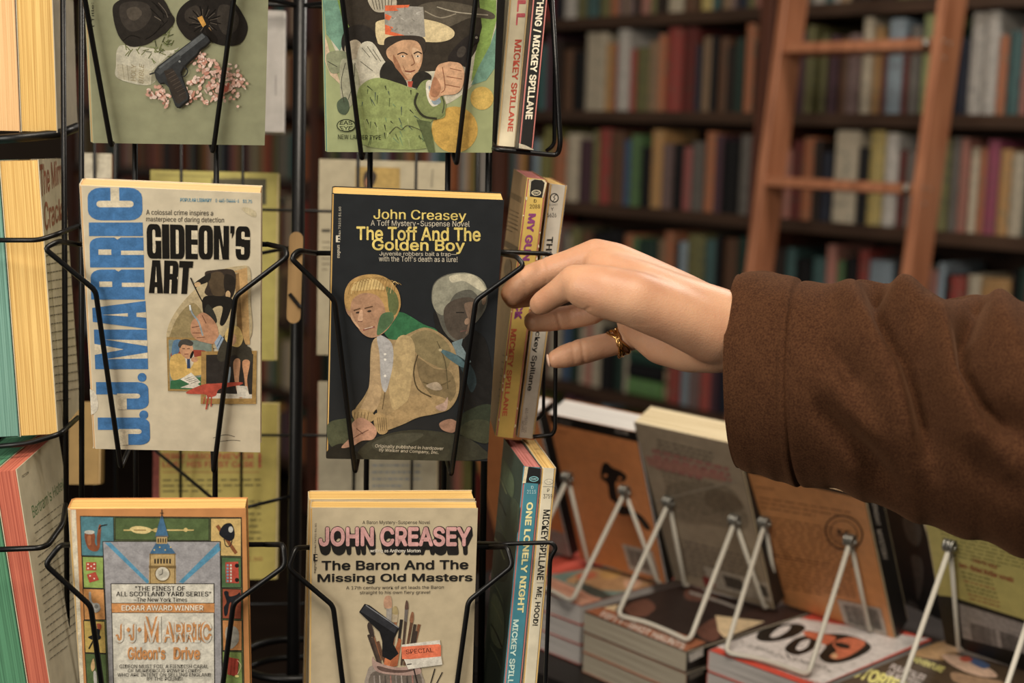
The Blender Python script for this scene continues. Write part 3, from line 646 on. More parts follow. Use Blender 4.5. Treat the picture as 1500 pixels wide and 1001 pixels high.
easel('white wire easel propping the yellow book at the right edge', td_, FT['TD'][2], (1392, 802), (1530, 838), (1312, 1030), (1452, 1075), (1404, 950), (1535, 985))

# ================================================================== wire rack
RY = R_(6.5); RX = Vector((math.cos(RY), math.sin(RY), 0)); RN = Vector((math.sin(RY), -math.cos(RY), 0))   # along the front grid, outward normal
G0 = Vector((-.12, .962, 0))
RK = tag(empty('book_rack', (G0 + RX * -.03 - RN * .14).to_tuple()), 'black wire spinner rack holding old paperbacks', 'rack')
def gw(px, py=500, off=0): return hitplane(px, py, G0 - RN * off, RN)
def vwire(px, r, off=0, name='vertical_wire', py=500, px2=None):
    a = gw(px, py, off); c = gw(px2, 900, off) if px2 else None
    b = MB(); lo = Vector((a.x, a.y, .75)); hi = Vector((a.x, a.y, 1.82))
    if c: s = (c - a) / (c.z - a.z); lo = a + s * (.85 - a.z); hi = a + s * (1.82 - a.z)
    b.tube([lo, hi], r, fillet=0); b.build(name, M_WIRE, RK, world=True, smooth=True)
def vw(x0, x9, r, off=0):           # x at the top and at the bottom of the picture
    a, c = gw(x0, 0, off), gw(x9, 1001, off); s = (c - a) / (c.z - a.z)
    b = MB(); b.tube([c + s * (-.12), a + s * .08], r, fillet=0); b.build('vertical_wire', M_WIRE, RK, world=True, smooth=True)
for x0, x9, r in ((92, 99, .0019), (119, 120, .0019), (197, 200, .0019), (318, 314, .0019), (545, 533, .0019), (659, 647, .0019), (720, 704, .0024)): vw(x0, x9, r)
for x0, x9, r in ((168, 170, .0017), (266, 264, .0013), (357, 352, .0013), (528, 514, .0015), (613, 599, .0013), (703, 690, .0022), (138, 140, .0014)): vw(x0, x9, r, .27)
pc = gw(436, 500, .14); b = MB(); b.tube([Vector((pc.x - .004, pc.y, .35)), Vector((pc.x + .001, pc.y, 1.86))], .0052, seg=12, fillet=0); b.build('centre_pole', M_WIRE, RK, world=True, smooth=True)
b = MB(); b.tube([Vector((pc.x, pc.y, .30)), Vector((pc.x, pc.y, .42))], .012, seg=14, fillet=0)
for k in range(4):
    a = RY + k * math.pi / 2 + .78; b.tube([Vector((pc.x, pc.y, .33)), Vector((pc.x + .3 * math.cos(a), pc.y + .3 * math.sin(a), .012))], .009, fillet=0)
b.build('floor_base', M_WIRE, RK, world=True, smooth=True)
# frames: square hoops and spokes at each tier
def hoop(z, x0=-.30, x1=.018, r=.0019):
    c = [G0 + RX * (x0 + .12 - 0) , G0 + RX * (x1 + .12), G0 + RX * (x1 + .12) - RN * .28, G0 + RX * (x0 + .12) - RN * .28]
    b = MB(); pts = [Vector((q.x, q.y, z)) for q in c]
    for i in range(4): b.tube([pts[i] - RN * 0, pts[(i + 1) % 4]], r, fillet=0)
    b.build('frame_hoop', M_WIRE, RK, world=True, smooth=True)
    b = MB(); cz = Vector((pc.x, pc.y, z - .012))
    for q in pts: b.tube([cz, q], r * .85, fillet=0)
    b.build('spoke', M_WIRE, RK, world=True, smooth=True)
zt = gw(430, 8, .14).z
hoop(zt + .012)
z_h = [gw(410, y, .27).z for y in (308, 638, 885, 990)]
for z in z_h: 
    b = MB(); A_ = G0 - RN * .27 + RX * -.17; B_ = G0 - RN * .27 + RX * .13
    b.tube([Vector((A_.x, A_.y, z)), Vector((B_.x, B_.y, z))], .0013, fillet=0); b.build('back_wire', M_WIRE, RK, world=True, smooth=True)
    b = MB(); b.tube([Vector((pc.x, pc.y, z - .02)), Vector((pc.x - .05, pc.y - .02 , z - .03)), Vector((A_.x, A_.y, z - .004))], .0014, fillet=.01); b.build('spoke', M_WIRE, RK, world=True, smooth=True)
b = MB(); zr = gw(430, 930, .14).z - .02; q = [Vector((pc.x + .045 * math.cos(a), pc.y + .045 * math.sin(a), zr)) for a in [2 * math.pi * i / 28 for i in range(28)]]
b.tube(q, .0032, closed=True, fillet=0); b.tube([v - ZA * .016 for v in q], .0028, closed=True, fillet=0); b.build('bearing_ring', M_WIRE, RK, world=True, smooth=True)

# ------------------------------------------------------------------ books in the front pockets
FB = {"B1": [[-0.2741, 0.92036, 1.48639], [0.41244, -0.01276, 0.25181], [0.11036, 0.018, 0.17589]], "B2": [[-0.12597, 0.93889, 1.4848], [0.32515, -0.0234, 0.10735], [0.10954, 0.02, 0.17642]], "B3": [[-0.26707, 0.89328, 1.29191], [0.3009, 0.01832, 0.1163], [0.10602, 0.0134, 0.17878]], "B4": [[-0.11949, 0.90945, 1.28633], [0.20893, 0.01397, 0.11281], [0.10618, 0.01856, 0.17843]], "B5": [[-0.25749, 0.83597, 1.09934], [0.19135, -0.00722, 0.1051], [0.10224, 0.01483, 0.18095]], "B6": [[-0.12307, 0.86493, 1.0881], [0.04946, 0.00077, 0.10256], [0.1043, 0.01466, 0.17951]], "B6b": [[-0.13281, 0.90332, 1.0902], [0.14121, 0.01221, 0.1811], [0.10701, 0.01493, 0.178]], "S1": [[-0.0007, 0.95259, 1.49139], [0.05864, 0.00368, 1.67342], [0.1006, 0.0134, 0.1672]], "S2": [[0.01026, 0.9325, 1.49003], [0.06717, 0.005, 1.67456], [0.1006, 0.0101, 0.1673]], "S3": [[0.00412, 0.95754, 1.2931], [0.09065, -0.0282, 1.65991], [0.10679, 0.01374, 0.17807]], "S4": [[0.01765, 0.97602, 1.2891], [0.09483, -0.01994, 1.66059], [0.107, 0.01231, 0.17805]], "S5": [[0.01097, 0.87979, 1.11172], [0.06725, 0.04536, 1.70082], [0.10698, 0.01188, 0.17808]], "S6": [[0.0213, 0.88287, 1.11096], [0.05997, 0.03867, 1.68766], [0.10696, 0.00982, 0.17803]], "L1a": [[-0.31457, 0.9805, 1.49177], [-0.00918, -0.06151, 1.7287], [0.0964, 0.02389, 0.1598]], "L2a": [[-0.29769, 0.91889, 1.29476], [-0.05383, 0.01418, 1.72772], [0.10274, 0.02427, 0.18039]], "L3a": [[-0.289, 0.88133, 1.10396], [-0.12477, -0.01464, 1.63855], [0.10681, 0.01451, 0.17824]]}
def fbook(k, label, group, c, pages, **kw):
    l, e_, d = FB[k]; o = make_book('paperback', label, group, l, e_, d, c, pages, **kw); return o, d
GF = 'paperbacks face out in the rack'
# --- top left: gloves, pistol, flowers on green
o, d = fbook('B1', 'green paperback showing black boxing gloves, a pistol and pink flowers, top left pocket', GF, '9ea07c', 'tan'); p = Print(*face(o, d, 'front'))
p.text('t Title: T', ((134, 40), (133, -8), (137, -8), (138, 40)), '3b3a2c', .0)
p.blob([(172, 72), (186, 66), (245, 74), (262, 70), (240, 92), (221, 124), (173, 115), (170, 95)], 'c8c4ae'); p.poly([(171, 93), (222, 104), (219, 124), (173, 115)], 'bdb79e')
p.poly([(222, 104), (250, 78), (262, 84), (221, 124)], '9d9a80')
p.line([(179, 94), (182, 117)], 1, '9a937a'); p.line([(186, 95), (189, 119)], 1, '9a937a')
p.text('HOLY', ((191, 118), (192, 94), (200, 95), (199, 119)), '9c8f6c', .01); p.text('BIBLE', ((203, 121), (204, 93), (211, 95), (210, 123)), '9c8f6c', .01)
rnd = random.Random(5)
for k in range(44):
    a = rnd.uniform(0, 6.28); cx, cy = rnd.choice([(190, 72), (205, 70), (225, 66), (215, 80), (245, 45), (240, 60), (238, 78), (248, 72), (232, 70)]); cx += rnd.uniform(-8, 8); cy += rnd.uniform(-7, 7)
    p.line([(cx, cy), (cx + 9 * math.cos(a), cy + 9 * math.sin(a))], 1.2, rnd.choice(['5c6434', '6f763f', '7f8a55', '484f2c']), False)
p.blob([(165, 12), (172, 2), (190, -6), (215, -10), (238, -2), (250, 18), (256, 30), (247, 44), (232, 55), (212, 66), (190, 68), (176, 56), (168, 36)], '2b2723')
p.blob([(176, 8), (195, 2), (216, 6), (222, 22), (210, 40), (192, 46), (178, 32)], '3f3933'); p.blob([(186, 14), (200, 10), (208, 20), (198, 30), (188, 26)], '544c42')
for q in ([(222, 2), (236, 14), (240, 26)], [(220, 12), (234, 26), (240, 34)], [(225, 50), (238, 38), (246, 30)], [(180, 60), (192, 52), (206, 56)], [(250, 22), (240, 20), (228, 8)], [(213, 58), (228, 48), (236, 36)]): p.line(q, 1.3, '15120f')
for q in ([(232, 4), (242, 16), (246, 26)], [(226, 24), (236, 30)]): p.line(q, 1.1, '6a6156')
p.blob([(258, 30), (264, 12), (282, -2), (310, -8), (338, 0), (354, 18), (363, 40), (356, 60), (342, 67), (322, 66), (300, 58), (280, 60), (266, 48)], '26221f')
p.blob([(322, 8), (340, 10), (350, 28), (344, 46), (328, 50), (318, 30)], '3c3630'); p.blob([(272, 16), (288, 8), (294, 22), (284, 34), (272, 30)], '3b352f')
for a in range(0, 360, 30):
    p.line([(300 + 6 * math.cos(R_(a)), 32 + 6 * math.sin(R_(a))), (300 + 24 * math.cos(R_(a + 12)), 30 + 22 * math.sin(R_(a + 12)))], 1.3, '0f0d0b', False); p.line([(300 + 8 * math.cos(R_(a + 9)), 32 + 7 * math.sin(R_(a + 9))), (300 + 19 * math.cos(R_(a + 20)), 30 + 17 * math.sin(R_(a + 20)))], .9, '5c544a', False)
p.poly([(289, 26), (296, 23), (302, 36), (297, 40)], 'd39a32'); p.poly([(301, 42), (307, 40), (312, 50), (308, 53)], '8e6c3a'); p.blob([(300, 38), (308, 44), (318, 56), (316, 64), (306, 56)], '1a1613')
for k in range(300):
    cx, cy = rnd.choice([(290, 85), (300, 105), (310, 125), (335, 110), (345, 125), (322, 140), (298, 145), (280, 140), (236, 140), (225, 132), (352, 118), (340, 140), (285, 120), (305, 90), (318, 108), (328, 128), (245, 148)]); cx += rnd.gauss(0, 6); cy += rnd.gauss(0, 5.5)
    cx = max(216, min(362, cx)); cy = max(72, min(156, cy))
    if 250 < cx < 272 and cy > 100: continue
    p.ell(cx, cy, rnd.uniform(1.8, 4.6), rnd.uniform(1.2, 3), rnd.choice(['d9a591', 'e4bdac', 'd39c88', 'ecd0c2', 'c98a74', 'e2b8a8', 'e9c8ba']), rnd.uniform(0, 180), 7)
for k in range(6): p.blob([(330 + rnd.uniform(-4, 6), 124 + rnd.uniform(-5, 5)), (334, 132), (328, 134)], 'c0604c')
gun = [(226, 104), (231, 97), (296, 48), (304, 54), (307, 60), (301, 66), (292, 72), (288, 79), (278, 88), (268, 98), (264, 106), (268, 118), (276, 140), (275, 146), (262, 157), (257, 156), (247, 128), (240, 121), (233, 122), (228, 114)]
p.poly([(x + 2, y + 2) for x, y in gun], '1d1c1a'); p.poly(gun, '34373a'); p.poly([(232, 99), (296, 49), (301, 54), (238, 103)], '5f6467'); p.poly([(228, 105), (262, 80), (266, 84), (234, 110)], '474b4e')
p.poly([(240, 104), (252, 100), (257, 106), (272, 136), (274, 144), (262, 152), (257, 150), (246, 122)], '3a332e')
for k in range(7): p.line([(244 + 3 * k, 110 + 5 * k), (255 + 3 * k, 104 + 5 * k)], .8, '5c5148', False)
p.line([(268, 96), (275, 104), (270, 112), (264, 110)], 1.8, '2a2c2e'); p.ell(263, 90, 1.6, 1.6, '8b8f90'); p.line([(219, 109), (228, 106)], 2.2, '2a2c2e')
p.build('cover_illustration', o)
# --- top middle: gunman
o, d = fbook('B2', 'green paperback with painted man in a hat pointing a revolver, top middle pocket', GF, 'a3ad78', 'teal'); p = Print(*face(o, d, 'front'))
p.blob([(484, 0), (620, -40), (728, -20), (727, 40), (712, 100), (660, 150), (600, 158), (540, 140), (500, 95)], 'c8c3ac')
p.poly([(474, 0), (500, 0), (512, 40), (498, 75), (478, 50)], '6f9c86'); p.poly([(476, 50), (484, 80), (500, 125), (484, 110), (476, 90)], 'cdb494')
p.poly([(494, 0), (504, 0), (520, 50), (516, 60), (502, 30)], '7d9c3e')
p.blob([(512, -6), (700, -10), (712, 20), (704, 60), (680, 95), (640, 104), (560, 100), (524, 60)], '3a332a')
p.poly([(702, 0), (727, 0), (727, 30), (716, 75), (700, 110), (690, 120), (696, 80), (706, 40)], '87a84a'); p.poly([(727, 40), (726, 100), (712, 118), (690, 125), (700, 100), (718, 66)], '6d9a86')
p.ell(706, 144, 17, 17, 'd0ae4c'); p.ell(666, 190, 34, 34, 'c9a03c')
p.blob([(540, -5), (575, -8), (580, 10), (560, 18), (546, 14)], 'b5ac96'); 
for k in range(7): p.line([(544 + 5 * k, -4), (549 + 4 * k, 14)], 1, '4d463a', False)
p.blob([(610, 12), (640, 2), (680, 6), (720, 18), (722, 28), (690, 26), (655, 40), (630, 36)], '5a5244'); p.line([(640, 10), (670, 18), (715, 22)], 1.6, 'a89f8a'); p.line([(622, 16), (645, 26), (668, 20)], 1.6, '8f8672')
# woman at left
p.blob([(500, 60), (508, 42), (528, 36), (546, 44), (550, 60), (536, 78), (516, 84), (504, 78)], '2d2925'); p.blob([(506, 66), (520, 58), (530, 66), (526, 82), (514, 88), (506, 80)], 'b9ac93')
p.blob([(528, 66), (545, 62), (560, 84), (566, 98), (548, 110), (530, 120), (520, 100)], 'c7c2ad'); 
for q in ([(530, 70), (542, 84)], [(538, 68), (552, 88)], [(546, 72), (558, 90)], [(528, 90), (546, 104)]): p.line(q, .9, '55503f', False)
p.blob([(478, 80), (500, 74), (512, 84), (500, 104), (484, 106)], '8d9372'); p.blob([(500, 88), (520, 96), (528, 130), (518, 150), (504, 160), (498, 130)], 'a6a58a'); p.blob([(494, 150), (506, 142), (512, 156), (506, 168), (496, 164)], '4f5f4a')
for q in ([(506, 92), (500, 120), (504, 150)], [(520, 92), (518, 120), (510, 146)], [(480, 90), (494, 98)]): p.line(q, 1, '3d3a30')
# hat, head
p.blob([(550, 40), (556, 30), (600, 26), (640, 32), (664, 44), (662, 56), (640, 62), (600, 60), (560, 66), (552, 58)], 'd7c391'); p.poly([(563, 8), (620, 10), (623, 54), (600, 57), (564, 50)], '9a968c')
for q in ([(564, 8), (600, 7), (598, 11), (580, 12), (584, 16), (564, 16)], [(564, 20), (574, 24), (570, 30), (564, 28)], [(564, 36), (576, 40), (572, 46), (600, 54), (598, 57), (564, 50)]): p.poly(q, 'e0642c')
for k in range(14): x, y = rnd.uniform(570, 615), rnd.uniform(14, 48); p.line([(x, y), (x + rnd.uniform(-10, 10), y + rnd.uniform(-5, 5))], 1.2, rnd.choice(['b8b4aa', '7d7a70']), False)
p.blob([(565, 56), (590, 52), (618, 54), (624, 66), (620, 78), (606, 62), (586, 60), (572, 82), (564, 74)], '3b332c')
p.blob([(574, 66), (590, 59), (611, 61), (619, 78), (616, 98), (606, 112), (596, 118), (584, 108), (576, 92), (568, 84), (566, 74)], 'c79a72')
p.blob([(576, 80), (584, 92), (590, 106), (598, 117), (588, 112), (578, 96)], 'a26f4c'); p.blob([(604, 70), (616, 76), (614, 92), (606, 88)], 'd9b28a')
p.line([(582, 80), (590, 77), (597, 80)], 1.8, '3b2b20'); p.line([(606, 79), (612, 76), (618, 79)], 1.8, '3b2b20'); p.ell(590, 82.5, 3, 1.4, 'e3dccb'); p.ell(590, 82.5, 1.4, 1.4, '2d2621'); p.ell(612, 82.5, 2.8, 1.4, 'e3dccb'); p.ell(612, 82.5, 1.3, 1.3, '2d2621')
p.line([(603, 80), (607, 92), (602, 96)], 1.4, '8c5a3c'); p.line([(593, 104), (601, 105), (608, 103)], 1.8, '7d3f31'); p.line([(595, 107), (602, 108)], 1, 'dcc0a0'); p.line([(590, 96), (593, 102)], 1, '9a6a4a')
p.blob([(566, 90), (580, 100), (596, 122), (590, 134), (566, 130), (556, 108)], '2c2a25'); p.blob([(605, 112), (618, 104), (632, 112), (624, 126), (604, 128)], '2c2a25'); p.poly([(597, 119), (605, 119), (603, 128), (598, 127)], 'b84a34')
# jacket, arm, fist, revolver
p.blob([(528, 126), (552, 114), (584, 122), (610, 130), (632, 118), (646, 138), (652, 170), (630, 180), (630, 216), (545, 216), (524, 196), (522, 150)], '8d9c5a')
for k in range(46):
    x, y = rnd.uniform(530, 628), rnd.uniform(124, 205); l_ = rnd.uniform(5, 14); a = rnd.uniform(.6, 1.8)
    p.line([(x, y), (x + l_ * math.cos(a), y + l_ * math.sin(a))], (1.8, .6), rnd.choice(['39402a', '56653a', '4a5a50', 'a9b676', '2f3226', '6c8a62']), False)
p.poly([(610, 175), (630, 178), (637, 224), (628, 224)], '59663e')
p.blob([(608, 138), (618, 120), (632, 118), (645, 134), (653, 152), (650, 168), (636, 176), (618, 172), (606, 156)], '7f8c52'); p.line([(612, 136), (608, 152), (620, 170), (640, 174)], 3.5, '343626'); p.line([(636, 122), (650, 148), (648, 166)], 2, '4b4f36')
p.blob([(624, 122), (632, 118), (642, 134), (644, 150), (634, 156), (626, 144)], 'dcd6c4'); p.blob([(628, 126), (640, 138), (646, 150), (634, 152)], '8fa2ae')
p.blob([(640, 98), (650, 92), (668, 90), (678, 98), (680, 112), (676, 130), (666, 138), (648, 140), (636, 148), (628, 140), (634, 118)], 'd2a27a')
p.blob([(636, 112), (646, 128), (640, 142), (630, 138)], 'b07a56')
for q in ([(659, 100), (676, 104)], [(654, 112), (677, 116)], [(652, 124), (674, 128)], [(648, 98), (652, 128), (646, 136)]): p.line(q, 1.2, '8b5638')
p.blob([(656, 88), (664, 72), (680, 56), (692, 50), (700, 52), (702, 60), (694, 66), (686, 82), (682, 98), (672, 92)], '2a2523'); p.ell(698, 55, 4.2, 4.2, '2a2523'); p.ell(698, 55, 2, 2, '9a9486'); p.ell(676, 76, 6, 9, '453e38', 30)
p.ell(507, 184, 14, 9.5, '2c3320'); p.ell(507, 184, 12.6, 8, 'a3ad78'); p.text('EAS', ((499, 177), (515, 177), (517, 183), (497, 183)), '2c3320', .02); p.text('EYE', ((497, 185), (517, 185), (513, 191), (501, 191)), '2c3320', .02)
p.t4('NEW LARGER TYPE', 495, 197, 558, 204, '2c3320', .005, 1)
p.line([(570, 196), (580, 186), (588, 190), (596, 184), (610, 188), (618, 192)], 1, '4a4c38')
p.build('cover_illustration', o)
# --- middle left: sideways blue lettering
o, d = fbook('B3', 'cream paperback with huge blue sideways lettering and black title, middle left pocket', GF, 'd3c6a8', 'orangetan'); p = Print(*face(o, d, 'front')); BG = 'd3c6a8'
def side(ch, xl0, xr0, yt, yb, x2=0):
    p.block(ch, ((xl0 + x2, yb), (xl0, yt), (xr0, yt), (xr0 + x2, yb)), '3a74ad', BG)
side('C', 128, 208, 275, 323, 1); side('I', 130, 209, 326, 346, .5); side('R', 131, 210, 348, 392, 1); side('R', 132.5, 211, 395, 439, 1); side('A', 134.5, 213, 441, 482, 2); side('M', 137.5, 215, 483, 541, 2)
p.ell(208, 553, 6.5, 6.5, '3a74ad'); side('J', 140.5, 217, 560, 600, 1); p.ell(210.5, 608, 6.5, 6.5, '3a74ad'); side('J', 143, 219, 612, 652, 1)
p.t4('POPULAR LIBRARY', 264, 290, 310, 295.5, '3f8fae', .012, .8); p.t4('0-445-04444-6', 315.5, 291, 350, 296.5, '3f8fae', .008, .6); p.t4('$1.75', 355.5, 291.8, 369, 298, '3f8fae', .012, .3)
p.t4('A colossal crime inspires a', 214, 307, 312, 316.5, '2f2a26', 0, 1.5); p.t4('masterpiece of daring detection', 214, 317, 328, 326.5, '2f2a26', 0, 1.6)
p.block("GIDEON'S", ((214.5, 328), (366.5, 332), (366, 381), (215.5, 379)), '17140f', BG, .06); p.block('ART', ((217.5, 381), (283, 383), (279, 431), (218, 429.5)), '17140f', BG, .04)
p.build('cover_lettering', o); p = Print(*face(o, d, 'front'), start=4e-4)
p.blob([(246, 480), (262, 450), (290, 420), (318, 398), (350, 390), (366, 395), (367, 440), (364, 500), (300, 510), (250, 500)], 'b9a67c'); p.blob([(250, 488), (262, 462), (284, 444), (300, 470), (290, 496), (252, 496)], '948255')
p.poly([(340, 398), (362, 392), (366, 505), (352, 505), (348, 400)], 'c39a5c'); p.poly([(344, 402), (350, 400), (356, 500), (348, 500)], '8c6a3a')
p.blob([(300, 400), (312, 396), (342, 396), (345, 420), (338, 438), (318, 438), (300, 430), (304, 415)], '3c3128'); p.blob([(306, 404), (326, 400), (330, 430), (312, 432)], '54442f'); p.blob([(294, 408), (308, 400), (306, 412), (290, 418), (284, 416)], '26221d'); p.ell(289, 417, 5, 3.5, 'c9a574', -20)
p.blob([(330, 402), (344, 408), (343, 430), (334, 436), (328, 420)], '2b241d'); p.ell(334, 432, 3.6, 6, 'c9a574'); p.line([(279, 407), (290, 430), (304, 456)], 1.8, '1d1915')
p.blob([(298, 436), (320, 434), (340, 438), (336, 460), (328, 476), (322, 474), (326, 450), (312, 452), (308, 468), (314, 480), (306, 480), (298, 460)], '1f1c18'); p.blob([(304, 446), (312, 454), (318, 470), (312, 474), (300, 458)], '30302a')
p.poly([(244, 494), (312, 496), (314, 574), (246, 573)], '9a7c42'); p.poly([(247, 498), (310, 499), (311, 571), (249, 570)], '79877c')
p.blob([(250, 520), (262, 514), (300, 514), (310, 528), (300, 545), (260, 540)], '9d3f2a'); p.blob([(254, 500), (268, 500), (262, 516), (252, 526)], '557a99')
p.blob([(249, 526), (262, 518), (280, 524), (298, 522), (304, 536), (300, 548), (272, 552), (252, 556)], 'cfa851'); p.blob([(270, 516), (282, 514), (284, 530), (276, 540)], 'cdc3ae'); p.poly([(274, 524), (278, 524), (279, 540), (274, 540)], '2d4468')
p.blob([(264, 506), (270, 502), (280, 504), (283, 514), (277, 526), (268, 522), (263, 514)], 'c48f66'); p.blob([(261, 506), (264, 499), (274, 497), (283, 502), (280, 507), (268, 505), (264, 510)], '44413c'); p.ell(281, 520, 2, 6, '1c1a17', 20); p.ell(285, 527, 5, 4, 'c48f66'); p.line([(267, 511), (271, 511)], 1, '2a201a'); p.line([(274, 511), (278, 511)], 1, '2a201a'); p.line([(270, 519), (276, 519)], 1, '7a3b2c')
p.poly([(250, 558), (300, 552), (311, 556), (311, 571), (249, 570)], '2f6b44'); p.poly([(264, 556), (280, 546), (294, 560), (284, 566)], 'd9d2c2'); p.poly([(296, 548), (314, 534), (324, 540), (306, 560)], 'd9d2c2'); p.poly([(264, 568), (286, 560), (300, 570)], 'cfc8b8')
for k in range(4): p.line([(270 + 3 * k, 556 + 2 * k), (282 + 3 * k, 552 + 2 * k)], .7, '77705f', False)
p.poly([(295, 515), (376, 514), (375, 592), (294, 592)], 'a27f3f'); p.poly([(302, 520), (371, 519), (369, 584), (302, 584)], '2f2b28'); p.poly([(302, 576), (369, 578), (369, 584), (302, 584)], 'c9c1b0')
p.blob([(328, 492), (340, 480), (352, 486), (360, 505), (368, 512), (369, 530), (356, 532), (344, 520), (326, 530), (318, 524), (322, 508)], '3f3b30'); p.blob([(330, 488), (338, 478), (350, 480), (356, 496), (350, 508), (338, 506), (330, 498)], 'd6b666'); p.blob([(338, 492), (344, 490), (346, 500), (340, 506)], 'd09f78')
p.blob([(342, 530), (352, 528), (350, 560), (356, 580), (350, 582), (344, 560)], 'c48f66'); p.blob([(355, 530), (366, 530), (362, 556), (364, 576), (360, 578), (358, 555)], 'c98f62'); p.poly([(346, 565), (362, 566), (366, 582), (348, 582)], 'd3ccbc'); p.blob([(332, 545), (338, 538), (336, 560), (330, 562)], '8a9aa4')
p.blob([(272, 576), (296, 564), (316, 562), (352, 560), (352, 564), (322, 570), (316, 580), (304, 582), (300, 578)], 'b5452f'); p.line([(305, 582), (302, 600)], 2.4, 'b5452f'); p.line([(310, 580), (309, 596)], 1.8, 'b5452f'); p.line([(300, 582), (298, 592)], 1.6, 'b5452f')
p.blob([(280, 474), (286, 466), (296, 458), (308, 464), (318, 478), (320, 496), (314, 504), (300, 502), (288, 498), (280, 488)], 'b98560'); 
for q in ([(281, 480), (292, 478)], [(282, 488), (296, 488)], [(288, 495), (300, 494)], [(296, 462), (302, 474)]): p.line(q, 1.1, '6e4630')
p.poly([(314, 502), (322, 490), (328, 496), (319, 514)], '8ea3b8'); p.line([(318, 508), (325, 494)], 1.2, '3b5474'); p.line([(278, 448), (282, 460), (291, 472), (297, 492)], 2.4, '8d9aa0'); p.line([(278, 447), (279, 455)], 2.4, 'd5dbdb')
p.build('cover_illustration', o)
p = Print(*face(o, d, 'front')); p.blob([(354, 306), (362, 304), (374, 310), (375, 318), (366, 316)], 'c2b48f'); p.line([(312, 642), (330, 637), (344, 640)], .8, '6b6455'); p.line([(316, 648), (338, 645), (352, 646)], .8, '6b6455')
p.blob([(128, 572), (140, 576), (144, 595), (138, 606), (128, 604)], 'dcd4c0'); p.blob([(128, 648), (134, 652), (137, 657), (130, 656)], 'e5dcc6'); p.build('cover_wear', o)

# --- middle: two young men
o, d = fbook('B4', 'black paperback with yellow title over two fair-haired seated men, middle pocket', GF, '24272a', 'yellow'); p = Print(*face(o, d, 'front'))
Y = 'd9c15a'; Wt = 'c9bfa8'
p.text('John Creasey', ((547, 306), (683, 309), (683, 327), (547, 325)), Y, .012); p.t4('A Toff Mystery-Suspense Novel', 543, 322.5, 688, 333, Wt, 0, 1.4)
p.t4('The Toff And The', 522, 331, 704, 352, Y, .02, 2); p.t4('Golden Boy', 545, 350, 681, 371, Y, .02, 1.6); p.t4('Juvenile robbers bait a trap\u2014', 556, 368.5, 669, 376, Wt, 0, 1); p.t4("with the Toff's death as a lure!", 555, 375, 670, 383, Wt, 0, 1.2)
p.text('books 75215 $1.50', ((495, 352), (496, 303), (500, 303), (499, 352)), Wt, 0); p.text('magnum', ((494, 378), (494, 359), (499, 359), (499, 378)), Wt, .01); p.block('E', ((492, 355), (498, 355), (498, 345), (492, 345)), Wt, '24272a')
p.build('cover_lettering', o); p = Print(*face(o, d, 'front'), start=3e-4)
# far (right) man
p.blob([(636, 470), (640, 455), (656, 452), (690, 480), (712, 500), (722, 560), (720, 600), (690, 612), (660, 560)], '1e1d1c')
p.blob([(632, 440), (636, 415), (655, 402), (680, 400), (704, 408), (714, 425), (712, 450), (700, 470), (690, 478), (680, 496), (665, 500), (650, 485), (640, 460)], '5c5a50')
p.blob([(633, 430), (640, 412), (660, 402), (685, 400), (706, 410), (714, 430), (706, 440), (690, 425), (668, 430), (655, 450), (648, 462), (636, 452)], '8d8b78'); p.blob([(660, 404), (690, 402), (706, 414), (712, 428), (700, 424), (680, 412), (662, 414)], 'bcb59a')
p.blob([(650, 455), (664, 440), (690, 436), (700, 450), (694, 474), (684, 492), (670, 498), (655, 484)], '4f453b'); p.blob([(680, 446), (696, 444), (698, 462), (692, 478), (682, 490), (686, 470)], '77614f'); p.ell(684, 471, 3.5, 5, '94775f', 20); p.line([(674, 486), (684, 484)], 1.4, '6e4a44'); p.line([(668, 458), (680, 458)], 1.4, '1c1a18'); p.ell(709, 440, 3, 7, '937a63', 10)
p.poly([(662, 502), (678, 496), (676, 506), (690, 530), (684, 536), (668, 520)], '6f8286'); p.blob([(666, 520), (690, 536), (698, 560), (690, 575), (680, 550)], '2c3a3e')
p.blob([(700, 595), (720, 594), (722, 615), (716, 632), (690, 636), (664, 628), (672, 610)], '2f3628')
# trousers
p.blob([(480, 622), (500, 614), (520, 616), (520, 648), (500, 660), (482, 650)], '4a4f38'); p.blob([(524, 668), (536, 650), (560, 638), (600, 630), (640, 632), (680, 640), (706, 656), (714, 672), (640, 676), (560, 676)], '37372b'); p.blob([(545, 650), (580, 636), (620, 636), (600, 650), (560, 662)], '47473a')
p.blob([(670, 632), (690, 616), (716, 618), (718, 640), (712, 650), (690, 644)], '3d402e')
p.blob([(480, 660), (500, 650), (520, 660), (530, 676), (482, 674)], '1f1f1b')
# green highlight between
p.blob([(560, 480), (572, 462), (590, 458), (620, 475), (640, 484), (640, 500), (610, 505), (575, 500)], '2d6b42')
